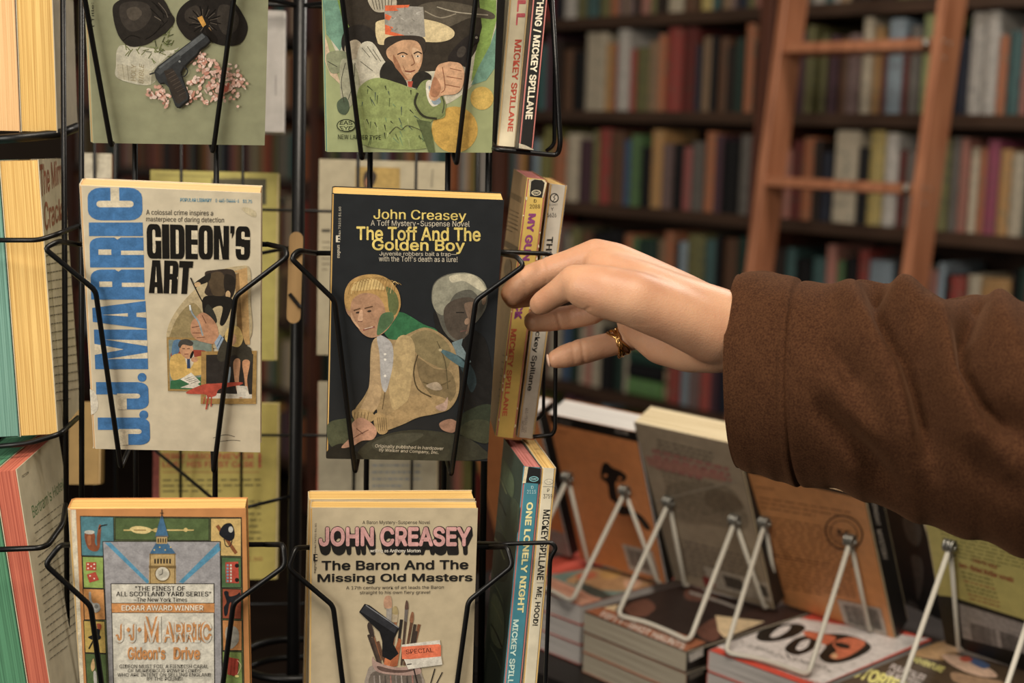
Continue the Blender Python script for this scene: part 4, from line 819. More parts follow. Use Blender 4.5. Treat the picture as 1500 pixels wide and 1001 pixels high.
# near man cardigan
p.blob([(545, 502), (556, 494), (580, 498), (600, 488), (622, 480), (644, 488), (664, 508), (672, 540), (672, 575), (660, 598), (640, 606), (612, 612), (590, 622), (560, 632), (552, 622), (552, 600), (540, 612), (524, 608), (520, 600), (534, 580), (542, 560), (542, 530)], '9c8358')
p.blob([(600, 496), (622, 484), (644, 492), (660, 512), (655, 540), (634, 534), (612, 520)], '84754e'); p.blob([(580, 500), (598, 492), (608, 510), (604, 550), (596, 590), (576, 600), (570, 560)], 'b39a68'); p.blob([(545, 505), (556, 498), (560, 540), (556, 590), (540, 606), (528, 600), (540, 570)], 'b0946a')
p.blob([(612, 525), (636, 540), (660, 545), (668, 575), (650, 594), (628, 575), (614, 552)], '7b6946'); p.blob([(585, 597), (612, 578), (640, 580), (660, 590), (640, 604), (600, 614), (572, 626), (562, 614)], 'a3885a'); p.line([(612, 520), (606, 545), (612, 570), (632, 582)], 2, '4f4229'); p.line([(620, 560), (640, 566), (660, 558)], 2, '5e4f32'); p.line([(640, 500), (652, 530), (656, 570)], 1.6, '5d5236'); p.line([(560, 500), (566, 550), (560, 600)], 1.5, '6a5636')
p.blob([(552, 494), (560, 492), (574, 504), (576, 530), (570, 560), (564, 575), (558, 560), (556, 520)], 'a9a7a6'); 
for y in (519, 527, 551): p.ell(564, y, 1.8, 1.8, 'e0dcd2')
p.blob([(550, 606), (566, 610), (568, 632), (556, 636), (548, 622)], 'a68a5a'); p.blob([(516, 602), (534, 600), (548, 608), (544, 618), (522, 618)], 'a68a5a')
for k in range(5): p.line([(553 + 3 * k, 612), (555 + 3 * k, 632)], .8, '5d4b2c', False); p.line([(520 + 5 * k, 604), (518 + 5 * k, 616)], .8, '5d4b2c', False)
p.blob([(516, 620), (528, 612), (544, 620), (552, 632), (546, 644), (530, 646), (516, 654), (500, 656), (512, 642), (516, 632)], 'b88a70'); p.line([(522, 628), (532, 636)], 1.2, '6e4636'); p.line([(512, 646), (528, 636), (540, 630)], 1.2, '6e4636'); p.blob([(644, 620), (660, 614), (672, 622), (664, 634), (648, 630)], '96705a')
p.blob([(645, 512), (668, 520), (684, 536), (676, 538), (655, 524)], '4d6b72'); p.ell(645, 513, 2.5, 2, 'b5a57c'); p.blob([(624, 565), (640, 560), (648, 570), (636, 572)], 'a5937a'); p.blob([(638, 596), (650, 590), (656, 582), (654, 600), (644, 602)], 'b59684')
# near man's head
p.blob([(505, 440), (510, 416), (528, 404), (552, 403), (574, 414), (585, 432), (585, 455), (574, 474), (562, 488), (545, 495), (530, 488), (518, 470), (508, 458)], 'a97f5e')
p.blob([(505, 446), (506, 424), (518, 409), (540, 402), (564, 406), (582, 424), (587, 446), (580, 464), (568, 470), (562, 446), (550, 432), (530, 430), (516, 440), (512, 456)], 'b08a48'); p.blob([(514, 424), (530, 410), (552, 410), (564, 424), (548, 424), (526, 426)], 'cdae6a'); p.blob([(566, 420), (580, 430), (584, 448), (578, 462), (570, 455), (568, 436)], '5f6a3c'); p.blob([(558, 462), (574, 458), (576, 470), (562, 486), (552, 490)], '4c6c46')
for k in range(16): x = 510 + k * 4.4; p.line([(x, 432 - 6 * math.sin(k / 5)), (x + 5, 416 - 9 * math.sin(k / 5)), (x + 12, 408 + abs(k - 7) * 1.2)], .8, rnd.choice(['8a6a32', 'd8bb78', '9a7a40']))
p.line([(518, 455), (528, 452)], 1.8, '5c3f28'); p.line([(534, 452), (546, 449)], 1.6, '5c3f28'); p.ell(524, 458, 3, 1.4, '3a2c22', -8); p.ell(541, 456, 3, 1.4, '3a2c22', -8); p.blob([(527, 456), (531, 455), (531, 470), (524, 470)], 'c89d7a'); p.line([(524, 471), (531, 471)], 1.2, '7c5440'); p.line([(532, 484), (540, 481), (549, 479)], 2.2, '8c4f42'); p.line([(534, 482), (546, 479)], 1, 'd0c0aa'); p.blob([(515, 458), (520, 470), (528, 482), (522, 478), (514, 466)], 'c49a74')
p.build('cover_illustration', o)
p = Print(*face(o, d, 'front')); p.off = 7e-4; p.text('Originally published in hardcover', ((550, 651), (650, 655), (649, 661), (549, 657)), Wt, 0); p.text('by Walker and Company, Inc.', ((556, 657), (643, 661), (642, 666.5), (555, 662.5)), Wt, 0); p.build('small_print', o)

# --- bottom left: clock tower board
o, d = fbook('B5', 'orange-bordered paperback with a clock tower and small pictured squares, lower left pocket', GF, 'cf8a45', 'yellow', spine_col='cfc2a2'); p = Print(*face(o, d, 'front'))
p.poly([(104, 747), (111, 747), (123, 1010), (118, 1010)], 'd8ccb0')
LN = '2e2a24'
def pan(q, c): p.poly(q, LN); cx = sum(a[0] for a in q) / 4; cy = sum(a[1] for a in q) / 4; p.poly([(cx + (x - cx) * (1 - 1.2 / max(8, abs(x - cx))), cy + (y - cy) * (1 - 1.2 / max(8, abs(y - cy)))) for x, y in q], c)
pan([(117, 756), (354, 758), (358, 1010), (127, 1010)], '5d6b3c')
pan([(117, 756), (167, 757), (168, 816), (119, 815)], '4b808c'); pan([(168, 758), (307, 759), (307, 793), (168, 792)], '54683a'); pan([(308, 759), (354, 759), (354, 816), (308, 815)], 'cfae63')
pan([(120, 815), (152, 816), (152, 863), (122, 862)], '8faa4c'); pan([(121, 862), (153, 863), (155, 909), (123, 909)], 'cb8c45'); pan([(122, 909), (154, 910), (156, 958), (124, 957)], 'c5a74a'); pan([(124, 957), (156, 958), (158, 1010), (127, 1010)], '54683a')
pan([(324, 816), (354, 817), (354, 862), (324, 862)], '4c6c42'); pan([(325, 862), (354, 863), (354, 908), (325, 907)], '9b4a2c'); pan([(325, 908), (355, 909), (355, 954), (326, 954)], 'c98641'); pan([(325, 954), (355, 955), (356, 1010), (326, 1010)], '7d9448')
# pipe, mace, helmet
p.blob([(124, 782), (138, 782), (139, 795), (142, 800), (142, 786), (145, 770), (148, 771), (147, 790), (145, 805), (137, 808), (128, 802)], '8a4a28'); p.ell(131, 780, 7.5, 3, 'b9b7ad'); p.line([(145, 776), (148, 771), (157, 769)], 1.6, '231d1a'); p.blob([(128, 786), (133, 786), (133, 798), (129, 798)], 'a8663a')
p.line([(181, 777), (284, 777)], 2, 'd0b568', False); p.blob([(190, 775), (200, 771), (216, 773), (222, 777), (214, 782), (198, 781)], 'd8c07a'); p.ell(229, 777, 5, 3, 'd0b568'); p.ell(272, 776.5, 3, 3, 'd0b568'); p.line([(196, 777), (214, 777)], 1.4, '8a6c30')
p.line([(318, 770), (346, 811)], 5, '8a5128', False); p.blob([(321, 781), (328, 769), (338, 767), (343, 776), (343, 788), (336, 793), (326, 788)], '1e2026'); p.ell(338, 776, 3.4, 4.6, 'b9b8ae'); p.line([(328, 790), (331, 800), (337, 800), (340, 792)], 1.2, '1e2026')
# dice, bus, compass, pistols, head, dynamite
p.poly([(126, 824), (141, 824), (141, 836), (126, 836)], 'b5412c'); p.poly([(127, 842), (140, 838), (145, 850), (131, 854)], 'b5412c')
for x, y in ((129, 827), (138, 827), (133.5, 830), (129, 833), (138, 833), (132, 844), (138, 848)): p.ell(x, y, 1.2, 1.2, 'e4dccb', 0, 8)
p.poly([(330, 824), (349, 823), (350, 855), (331, 854)], 'b5412c'); 
for k in range(6): p.rect(332, 827 + k * 4.6, 335, 830 + k * 4.6, '6fa0b5'); p.rect(337, 827 + k * 4.6, 339.5, 830 + k * 4.6, 'cfc8b8')
p.ell(347, 829, 3, 3, '201c1a'); p.ell(347, 850, 3, 3, '201c1a')
p.blob([(130, 870), (133, 868), (135, 882), (144, 886), (147, 893), (140, 898), (136, 892), (138, 888), (132, 884)], 'a9a8a2'); p.ell(141, 889, 5.5, 5.5, 'b5b4ae'); p.ell(141, 889, 3, 3, '86857e')
p.blob([(328, 868), (334, 867), (336, 874), (346, 872), (351, 868), (351, 874), (342, 882), (336, 884), (333, 900), (329, 902), (328, 890), (332, 882)], '1f2126'); p.ell(341, 884, 2.5, 2.5, '1f2126')
p.blob([(138, 924), (146, 921), (146, 930), (148, 934), (144, 938), (136, 938), (129, 934), (136, 930)], '1f2024'); p.line([(137, 938), (130, 951)], 2, '2a2824', False); p.blob([(142, 914), (148, 915), (148, 922), (143, 921)], 'a8502e'); p.blob([(133, 975), (137, 965), (139, 978), (135, 984)], 'c7a36a'); p.blob([(137, 985), (141, 985), (142, 1003), (138, 1003)], 'b9b6ac')
p.blob([(330, 925), (334, 918), (343, 918), (349, 924), (350, 936), (347, 944), (338, 951), (332, 944)], 'aaa699')
for k in range(3): p.poly([(335 + 5 * k, 963 + k), (339.5 + 5 * k, 964 + k), (337.5 + 5 * k, 990 + k), (333 + 5 * k, 988 + k)], 'b5412c'); p.line([(339.8 + 5 * k, 964 + k), (337.8 + 5 * k, 989 + k)], .8, '6a2418', False)
p.line([(348, 968), (353, 976), (348, 988)], 1, 'd8c898'); p.ell(347, 991, 3, 2, 'e5da7c')
# grey centre with searchlights and tower
pan([(150, 793), (323, 793), (326, 1010), (159, 1010)], '9b999c'); p.poly([(153, 795), (162, 795), (220, 853), (215, 855)], '4f93b5'); p.poly([(320, 795), (323, 806), (268, 855), (262, 853)], '4f93b5')
ST, S2 = 'b89a5e', '7a6236'
p.poly([(219, 811), (257, 811), (258, 855), (218, 855)], ST); p.poly([(218, 829), (258, 829), (258, 833), (218, 833)], S2)
p.poly([(229, 795), (245, 795), (258, 812), (219, 812)], '3f6c90'); p.poly([(229, 787), (245, 787), (245, 797), (229, 797)], ST); p.poly([(236, 756), (238, 756), (247, 787), (227, 787)], '3f6c90'); p.line([(237, 747), (237, 760)], 1.2, LN, False); p.line([(234.5, 752), (239.5, 752)], 1, LN, False)
for k in range(6): p.rect(226 + k * 4.4, 819, 228.2 + k * 4.4, 826, LN)
for k in range(4): p.rect(231 + k * 3.6, 789, 232.6 + k * 3.6, 795, LN)
for k in range(4): p.ell(226 + 8 * k, 806 - (k % 2) * 4, 1.2, 1.2, 'd0b66c', 0, 6)
for x in (220, 256): p.line([(x, 811), (x, 855)], 1.2, S2, False)
p.line([(219, 812), (258, 812)], 1, S2, False); p.line([(228, 786), (247, 786)], 1, S2, False); p.ell(238, 841, 11.5, 11.5, S2); p.ell(238, 841, 10, 10, 'd0cab8'); p.ell(238, 841, 6.5, 6.5, 'bfb9a8'); p.line([(238, 841), (238, 834)], 1, LN, False); p.line([(238, 841), (233.5, 843)], 1, LN, False)
pan([(162, 855), (314, 855), (315, 1010), (166, 1010)], 'd2cdbd'); p.poly([(163.5, 884), (314, 884), (314, 898), (164, 898)], 'cd8a45'); p.line([(163, 884), (314, 884)], .9, LN, False); p.line([(164, 898), (314, 898)], .9, LN, False)
p.build('cover_illustration', o); p = Print(*face(o, d, 'front'), start=6.5e-4)
p.t4('"THE FINEST OF', 198, 859, 271, 866, '2a2622', .006, 0); p.t4('ALL SCOTLAND YARD SERIES"', 170, 867, 309, 874, '2a2622', .006, 0); p.t4('\u2013The New York Times', 196, 875.5, 274, 882, '2a2622', .004, 0)
p.t4('EDGAR AWARD WINNER', 178, 887, 298, 895, 'e2d9c4', .02, 0)
Oc = 'cb8a48'; Bc = 'd2cdbd'
for s, col_, bo in (('JJ', Oc, .06), ('JJ', Bc, 0)):
    p.t4('J', 169, 915 - (bo > .02) * .6, 181, 942 + (bo > .02) * .6, col_, bo); p.t4('J', 188, 915 - (bo > .02) * .6, 199, 942 + (bo > .02) * .6, col_, bo); p.t4('M', 208, 903, 236, 942, col_, bo); p.t4('ARRIC', 238, 911, 310, 942, col_, bo)
p.poly([(188, 919), (191, 923), (188, 927), (185, 923)], Oc); p.poly([(204, 919), (207, 923), (204, 927), (201, 923)], Oc)
p.t4("Gideon's", 187, 948, 242, 967, Oc, .03); p.t4('Drive', 254, 948, 293, 967, Oc, .03)
p.t4('GIDEON MUST FOIL A FIENDISH CABAL', 175, 974, 305, 979.5, '2a2622', 0); p.t4('OF MURDEROUS POWER LORDS', 187, 980.5, 294, 985.5, '2a2622', 0); p.t4('WHO ARE INTENT ON SELLING ENGLAND', 172, 986.5, 309, 991.5, '2a2622', 0); p.t4('BY THE POUND!', 215, 992, 267, 997.5, '2a2622', 0)
p.build('cover_lettering', o)
# --- bottom middle: two books, brushes in a jar
o2, d2 = fbook('B6b', 'tan-edged paperback mostly hidden behind the one with brushes, lower middle pocket', GF, 'c9b48b', 'yellow')
o, d = fbook('B6', 'tan paperback with pink block lettering, paint brushes in a jar and an orange price sticker', GF, 'b9a988', 'yellow'); p = Print(*face(o, d, 'front'))
p.t4('A Baron Mystery-Suspense Novel', 531, 763, 630, 769.5, '2a2622', 0)
for k in range(9): p.t4('JOHN CREASEY', 466 + k * .3, 771 + k * 1.25, 692 + k * .1, 804 + k * 1.25, '1d1a18', .05)
p.t4('JOHN CREASEY', 466, 771, 691, 802, '1d1a18', .06); p.t4('JOHN CREASEY', 467, 772, 690, 801, 'c48f8c', .035)
p.t4('writing as Anthony Morton', 542, 804.5, 616, 811, 'd8d0c0', .012)
p.t4('The Baron And The', 471, 822, 686, 836, '1b1917', .022, -1.4); p.t4('Missing Old Masters', 465, 841, 692, 856, '1b1917', .022, -1); p.t4('A 17th century work of art leads the Baron', 507, 859, 650, 865, '35302a', 0, -1); p.t4('straight to his own fiery grave!', 527, 866, 630, 872, '35302a', 0, -.6)
p.text('books 74701 $1.50', ((460, 811), (461, 767), (464, 767), (463, 811)), '2a2622', 0); p.text('magnum', ((460, 840), (460, 822), (464, 822), (464, 840)), '2a2622', .005); p.block('E', ((459, 822), (465, 822), (465, 812), (459, 812)), '1b1917', 'b9a988')
p.build('cover_lettering', o); p = Print(*face(o, d, 'front'), start=4e-4)
p.blob([(538, 985), (548, 975), (580, 980), (610, 978), (617, 985), (617, 1015), (540, 1015)], '8f8378'); p.blob([(546, 985), (580, 986), (612, 984), (612, 1010), (546, 1010)], '6a5f55')
br = [((540, 930), (555, 975)), ((541, 915), (558, 968)), ((566, 920), (565, 975)), ((580, 905), (572, 975)), ((596, 890), (588, 975)), ((604, 905), (592, 975)), ((608, 915), (598, 970)), ((614, 915), (600, 975)), ((588, 908), (580, 975)), ((575, 930), (568, 978)), ((545, 935), (560, 980)), ((553, 940), (566, 978)), ((610, 925), (602, 978))]
for k, (a, c) in enumerate(br): p.line([a, c], (4.5, 3), ['3c3129', '7a4d30', '2b2522', '8c5a38', '4a3a30', '5e3f2c'][k % 6], False)
p.poly([(566, 890), (574, 890), (573, 922), (566, 920)], '8d8780'); p.blob([(562, 882), (565, 874), (572, 874), (574, 884), (573, 891), (564, 891)], 'b58a6c'); p.poly([(575, 900), (583, 899), (582, 912), (575, 912)], 'a49478'); p.blob([(575, 892), (579, 888), (582, 892), (583, 900), (576, 900)], '9c8a5c')
p.poly([(593, 892), (598, 892), (596, 912), (592, 910)], '6b645e'); p.blob([(593, 892), (595, 880), (598, 884), (598, 893)], '5a4238'); p.blob([(600, 910), (603, 897), (606, 900), (605, 912)], '8a5a3c'); p.blob([(538, 917), (541, 912), (546, 920), (548, 934), (542, 930)], '3a2f2a')
p.poly([(562, 975), (570, 930), (576, 940), (574, 978)], 'c06a36'); p.poly([(570, 978), (584, 935), (588, 938), (582, 976)], 'a0552c')
p.poly([(526, 897), (534, 885), (541, 887), (585, 920), (578, 934), (576, 944), (584, 958), (572, 968), (560, 962), (560, 940), (556, 926)], '17171a'); p.poly([(528, 896), (535, 887), (582, 921), (578, 928)], '2d2e33'); p.line([(536, 887), (584, 920)], 1.6, '75777c', False)
p.blob([(546, 962), (552, 970), (580, 978), (606, 976), (616, 980), (614, 988), (590, 990), (556, 986), (546, 976)], 'a5877c'); p.blob([(553, 976), (580, 982), (608, 981), (590, 986), (560, 984)], '5c463e'); 
for k in range(8): p.line([(548 + 8 * k, 990), (549 + 8 * k, 1006)], 2, ['8a7f78', 'a3988e', '4e4640', '94675c'][k % 4], False)
p.line([(637, 980), (630, 1004)], 1.6, '2b2522'); p.line([(648, 985), (636, 1008)], 1.4, '2b2522'); p.line([(606, 980), (612, 1004)], 2, '2b2522')
p.build('cover_illustration', o); p = Print(*face(o, d, 'front'), start=8e-4)
p.poly([(588, 945), (644, 938), (645, 944), (646, 960), (648, 974), (598, 981), (590, 962)], 'c9c3b6'); p.poly([(588, 948), (643, 944), (646, 946), (646, 962), (603, 966), (589, 966)], 'dc6a40'); p.text('SPECIAL', ((594, 952), (634, 949), (635, 956), (595, 959)), '6a2f20', .015); p.line([(596, 974), (603, 973)], 1.6, '3a3632', False)
p.build('price_sticker', o)

# ------------------------------------------------------------------ right face: spine-out pairs
GS = 'paperbacks spine out on the right side of the rack'
def sp(p, t, x0, y0, x1, y1, hw, col_, bold=.02, hw2=None):
    """spine text reading downwards along the centre line (x0,y0)-(x1,y1), half width hw in px"""
    hw2 = hw2 or hw; p.text(t, ((x0 + hw, y0), (x1 + hw2, y1), (x1 - hw2, y1), (x0 - hw, y0)), col_, bold)
def glyphcol(p, t, cx, cy, w, h, c, b=.0): p.t4(t, cx - w / 2, cy - h / 2, cx + w / 2, cy + h / 2, c, b)
o, d = fbook('S1', 'cream spine with pink and red lettering, upper right side of the rack', GS, 'd0c3a2', 'tan'); p = Print(*face(o, d, 'left'))
sp(p, 'KILL', 767, -38, 762, 37, 6, 'c05058', .03, 6.5); sp(p, 'MICKEY SPILLANE', 759.5, 58, 747, 193, 5.2, 'b8452c', .03, 3.8); p.build('spine_lettering', o)
p = Print(*face(o, d, 'back')); p.poly([(740, 0), (722, 0), (716, 200), (728, 214)], '2d2823'); p.build('back_cover_print', o)
o, d = fbook('S2', 'black spine with cream condensed lettering and worn edges, upper right side of the rack', GS, '24231f', 'pink', spine_col='1c1b19'); p = Print(*face(o, d, 'left'))
sp(p, 'THING / MICKEY SPILLANE', 792, -6, 774, 175, 6, 'cdc4ab', .035, 6); p.line([(778, 2), (758, 212)], 1, 'bdb49c', False); p.poly([(760, 210), (770, 213), (783, 219), (783, 222), (760, 217)], 'a29a84'); p.build('spine_lettering', o)
o, d = fbook('S3', 'yellow spine with purple title and red author lettering, middle of the rack\'s right side', GS, 'a67f4c', 'pink', spine_col='d3b24a'); p = Print(*face(o, d, 'left'))
p.poly([(775, 264), (781, 262), (798, 264), (801, 268), (796, 290), (775, 288)], 'bfb292'); p.poly([(778, 266), (783, 263), (794, 264), (798, 268), (794, 290), (776, 288)], '201e1b'); p.ell(785.5, 282.5, 7, 4.3, 'c9bf9f'); p.ell(785.5, 282.5, 5.6, 3.2, '201e1b'); p.text('SIGNET', ((781, 280.7), (790, 281), (790, 284.3), (781, 284)), 'c9bf9f', .02)
p.t4('D', 782, 292, 786, 297, '5a4a1c', .01); p.t4('2088', 776, 299.5, 791, 305.5, '5a4a1c', .01)
sp(p, 'MY GUN IS QUICK', 779.5, 313, 758, 468, 6, '8a3a78', .045); sp(p, 'MICKEY SPILLANE', 753, 482, 739, 610, 4.4, 'c4592e', .035, 3.6)
for k in range(26): t = rnd.random(); y = 270 + 368 * t; x = (773 - 45 * t) if k % 2 else (800 - 47 * t); p.ell(x + rnd.uniform(-1, 1), y, rnd.uniform(.6, 1.5), rnd.uniform(1, 3.5), 'd8cfae', 0, 6)
p.build('spine_lettering', o)
p = Print(*face(o, d, 'back')); p.poly([(747, 280), (764, 289), (763, 298), (746, 288)], '77592f'); para(p, 742, 305, 18, 8, 6, 6, '6f5330', 1.6, 61, (-.5, 0)); p.poly([(738, 350), (762, 366), (760, 378), (737, 358)], '5e4526'); para(p, 736, 520, 10, 6, 8, 10, '6f5330', 1.6, 62, (-1, 0)); p.blob([(738, 395), (742, 380), (748, 384), (748, 405), (742, 410)], '7a6040'); p.build('back_cover_print', o)
o, d = fbook('S4', 'white spine with black slab lettering, outermost in the middle of the rack\'s right side', GS, 'b0764c', 'yellow', spine_col='cfc9ba'); p = Print(*face(o, d, 'left'))
p.ell(812, 290, 6.5, 7, '24221f'); p.ell(812, 290, 5, 5.4, 'cfc9ba'); p.line([(815, 285), (811, 289), (813, 291), (809, 296)], 1.2, '24221f'); p.t4('SIGNET', 804, 298.5, 817, 301.5, '77716a', 0); p.t4('Y', 807, 304, 811, 309, '24221f', .01); p.t4('5626', 801.5, 312, 815, 318.5, '24221f', .01)
sp(p, 'THE LONG WAIT', 806, 347, 793, 470, 4.6, '201e1b', .03); sp(p, 'Mickey Spillane', 790, 470, 775, 573, 4.6, '201e1b', .02); sp(p, '451-Y5626-125', 772, 598, 769, 634, 2, '77716a', 0); sp(p, 'NOVEL', 766, 617, 765, 634, 1.5, '77716a', 0); p.build('spine_lettering', o)
o, d = fbook('S5', 'turquoise spine with pale yellow title, lower right side of the rack', GS, '2d3f37', 'pink', spine_col='367f90'); p = Print(*face(o, d, 'left'))
p.poly([(770, 686), (776, 684), (792, 687), (791, 709), (768, 707)], '191a1a'); p.poly([(769, 684), (774, 684), (770, 708), (765, 708)], 'c9bb96'); p.ell(782, 702, 7, 4, '6fb0b8'); p.ell(782, 702, 5.8, 3, '191a1a'); p.text('SIGNET', ((777.5, 700.4), (787, 700.6), (787, 703.6), (777.5, 703.4)), '8fc0c4', .02)
p.t4('D', 778, 712, 781.5, 716.5, 'a9cdd0', 0); p.t4('2115', 772, 718, 785, 723.5, 'a9cdd0', 0)
sp(p, 'ONE LONELY NIGHT', 776.5, 736, 762, 898, 4.8, 'd8cf8e', .035, 4.8); sp(p, 'MICKEY SPILLANE', 756, 908, 745, 1030, 4.2, 'b5cfc4', .03); p.build('spine_lettering', o)
p = Print(*face(o, d, 'back'))
for q, c_ in (([(735, 670), (752, 700), (750, 730), (735, 700)], '4c5c42'), ([(725, 780), (745, 800), (742, 850), (722, 840)], '1c2620'), ([(722, 870), (738, 900), (735, 950), (718, 930)], '55624a'), ([(750, 730), (762, 745), (758, 780), (748, 770)], '3f4d3c')): p.blob(q, c_)
for k in range(9): y = 690 + 32 * k; p.line([(726 - k, y), (734 - k, y + 14), (742 - k, y + 34)], 2, ['6a7350', '1a231e', '4b5a45'][k % 3])
p.build('back_cover_print', o)
o, d = fbook('S6', 'pale cream spine with black condensed lettering, outermost at the rack\'s lower right side', GS, 'c6bb9d', 'yellow', spine_col='cbc2a8'); p = Print(*face(o, d, 'left'))
p.ell(804, 706, 6.5, 4.2, '8a8474'); p.ell(804, 706, 5.6, 3.4, 'cbc2a8'); p.text('SIGNET', ((800, 704.6), (808.5, 704.8), (808.5, 707.8), (800, 707.6)), '8a8474', .01); p.line([(795, 713), (813, 713)], .8, '8a8474', False); p.t4('P', 801.5, 716, 805, 721, '5a5448', 0); p.t4('3759', 796, 724, 809, 730.5, '5a5448', .005)
sp(p, 'MICKEY SPILLANE', 801, 747, 791, 850, 5, '201e1b', .02); p.line([(786, 854), (797, 854)], .8, '8a8474', False); sp(p, 'ME, HOOD!', 790, 860, 783, 917, 4.6, '201e1b', .02); p.build('spine_lettering', o)

# ------------------------------------------------------------------ left face: fore-edges towards us
GL = 'paperbacks on the left side of the rack, page edges towards us'
def lbook(k, label, c, pages, **kw):
    l, e_, d = FB[k]; return make_book('paperback', label, GL, l, e_, d, c, pages, flip=True, **kw), d
def lnext(k, t, label, c, pages):
    l, e_, d = FB[k]; Rm = Euler(e_).to_matrix(); w, th, h = d
    loc = Vector(l) + Rm @ Vector((0, th + .0006, 0)); return make_book('paperback', label, GL, loc, e_, [w, t, h], c, pages, flip=True), [w, t, h]
o, d = lbook('L1a', 'paperback with yellow page edges on the upper left side of the rack', 'b9b09a', 'yellow')
lnext('L1a', .026, 'paperback with pale orange page edges at the upper left corner', 'b3906a', 'orangetan')
o, d = lbook('L2a', 'thick paperback with yellow page edges and rust title, middle left side of the rack', 'c9bd9c', 'yellow'); p = Print(*face(o, d, 'front'))
p.text('The Mirror', ((58, 240), (96, 232), (98, 262), (60, 290)), '8f4a2c', .02); p.text('Crack\'d', ((64, 296), (99, 288), (99, 316), (66, 340)), '8f4a2c', .02); para(p, 66, 350, 34, -6, 20, 12.5, '5a5344', 1.5, 71, (.9, 0)); p.build('back_cover_print', o)
lnext('L2a', .03, 'paperback with teal stained page edges at the middle left edge', '4f7c6e', 'teal')
o, d = lbook('L3a', 'paperback with red stained page edges and cream back cover, lower left side of the rack', 'c5bb9c', 'red'); p = Print(*face(o, d, 'front'))
p.text('FICTION', ((32, 697), (42, 690), (42, 694), (33, 701)), '4d4738', .01); p.text("Bertram's Hotel", ((46, 742), (92, 700), (94, 716), (49, 760)), '557a4a', .005); para(p, 50, 770, 42, -32, 18, 11.5, '6a6453', 1.2, 73, (1.4, 0)); p.build('back_cover_print', o)
lnext('L3a', .024, 'paperback with green stained page edges at the lower left edge', '3b6e50', 'green')

# ------------------------------------------------------------------ far faces of the rack, seen through it from behind
GB = 'paperbacks on the far side of the rack'
def far(x0, y0, x1, y1, dep, label, c, pages='cream', th=.018, lean=-8):
    a, b_ = P(x0, y1, dep), P(x1, y1, dep); t_ = P(x0, y0, dep); w = (b_ - a).length; h = (t_ - a).length
    d = [w, th, h]; o = make_book('paperback', label, GB, a, (R_(lean), 0, RY), d, c, pages, flip=True, rough=.6); return o, Print(*face(o, d, 'front'))
o, p = far(217, 249, 403, 526, 1.27, 'yellow paperback back cover with a dark panel, seen through the rack behind the blue-lettered one', 'a89c45', 'cream')
p.rect(310, 262, 390, 300, '4a452e'); p.line([(228, 256), (385, 262)], 1.2, '7d7434', False); p.build('back_cover_print', o)
o, p = far(222, 590, 404, 850, 1.26, 'yellow paperback back cover with red capitals, seen through the rack above the clock tower one', 'b09f45', 'cream')
p.rect(222, 590, 234, 850, '77352a'); p.t4('PERRY MASON', 238, 664, 315, 673, 'ad4f2f', .03); p.t4('NEVER', 320, 664, 372, 673, 'ad4f2f', .03); p.t4('LOST HIS FIRST CASE', 238, 676, 372, 685, 'ad4f2f', .03); p.t4('!', 378, 664, 383, 686, 'ad4f2f', .04); p.line([(238, 692), (380, 692)], 1.4, 'a06a35', False)
para(p, 238, 704, 144, -1, 3, 8, '4f4826', 2, 81); para(p, 238, 735, 144, 0, 9, 9, '5f572c', 2, 82); p.t4('2.50', 362, 816, 384, 822, 'a06a35', .01); p.build('back_cover_print', o)
o, p = far(464, 233, 652, 520, 1.28, 'cream paperback back cover with a small yellow picture, seen through the rack', 'b5a98a', 'cream')
p.poly([(521, 244), (586, 246), (586, 300), (520, 300)], 'a8893c'); p.blob([(535, 252), (545, 250), (552, 258), (545, 275), (536, 280), (532, 265)], '352a22'); p.ell(540, 268, 5, 8, 'a86f4c'); p.line([(634, 248), (632, 275)], 2.5, '8c846c', False); para(p, 472, 355, 12, 0, 6, 8, '55503f', 1.6, 83); p.rect(471, 336, 484, 340, '3c382e'); p.build('back_cover_print', o)
o, p = far(462, 560, 640, 840, 1.28, 'cream paperback back cover with red edge and faint blue lines, seen through the rack', 'b3a98e', 'cream')
p.rect(462, 560, 466, 840, 'a04832'); para(p, 545, 682, 72, 0, 4, 10, '7a8690', 2.4, 84); p.build('back_cover_print', o)
o, p = far(386, 15, 416, 193, 1.22, 'narrow white paperback seen edge-wise through the rack at the top', 'b5b0ab', 'white'); p.line([(404, 110), (404, 140)], 2, '8c8884', False); p.build('back_cover_print', o)
o, p = far(118, 224, 163, 262, 1.2, 'rust and cream paperback top seen between the posts at the left of the rack', '7e4026', 'cream'); p.rect(123, 220, 163, 262, 'a59c86'); p.build('back_cover_print', o)
o, p = far(100, 590, 146, 710, 1.16, 'tan paperback seen between the left posts, under the blue-lettered one', 'a3803f', 'tan'); p.build('back_cover_print', o)

# ------------------------------------------------------------------ pocket wires
def pocket(pts_l, name='pocket', r=.00165, close=True):
    """each point (px, py, depth) or (px, py, book key) = just off that cover"""
    b = MB(); out = []
    for q in pts_l:
        if isinstance(q[2], str):
            l, e_, d = FB[q[2]]; Rm = Euler(e_).to_matrix(); n = Rm @ Vector((0, -1, 0)); out.append(hitplane(q[0], q[1], Vector(l) + n * (.0042 if len(q) < 4 else q[3]), n))
        elif q[2] == 0: pass
        else: out.append(P(*q))
    b.tube(out, r, fillet=.005); b.build(name, M_WIRE, RK, world=True, smooth=True)
def hook(x, y, k):   # from the foot of a front wire back under the book to the grid
    l, e_, d = FB[k]; Rm = Euler(e_).to_matrix(); n = Rm @ Vector((0, -1, 0)); a = hitplane(x, y, Vector(l) + n * .0042, n)
    g = a - n * (depthgap(a)); return a
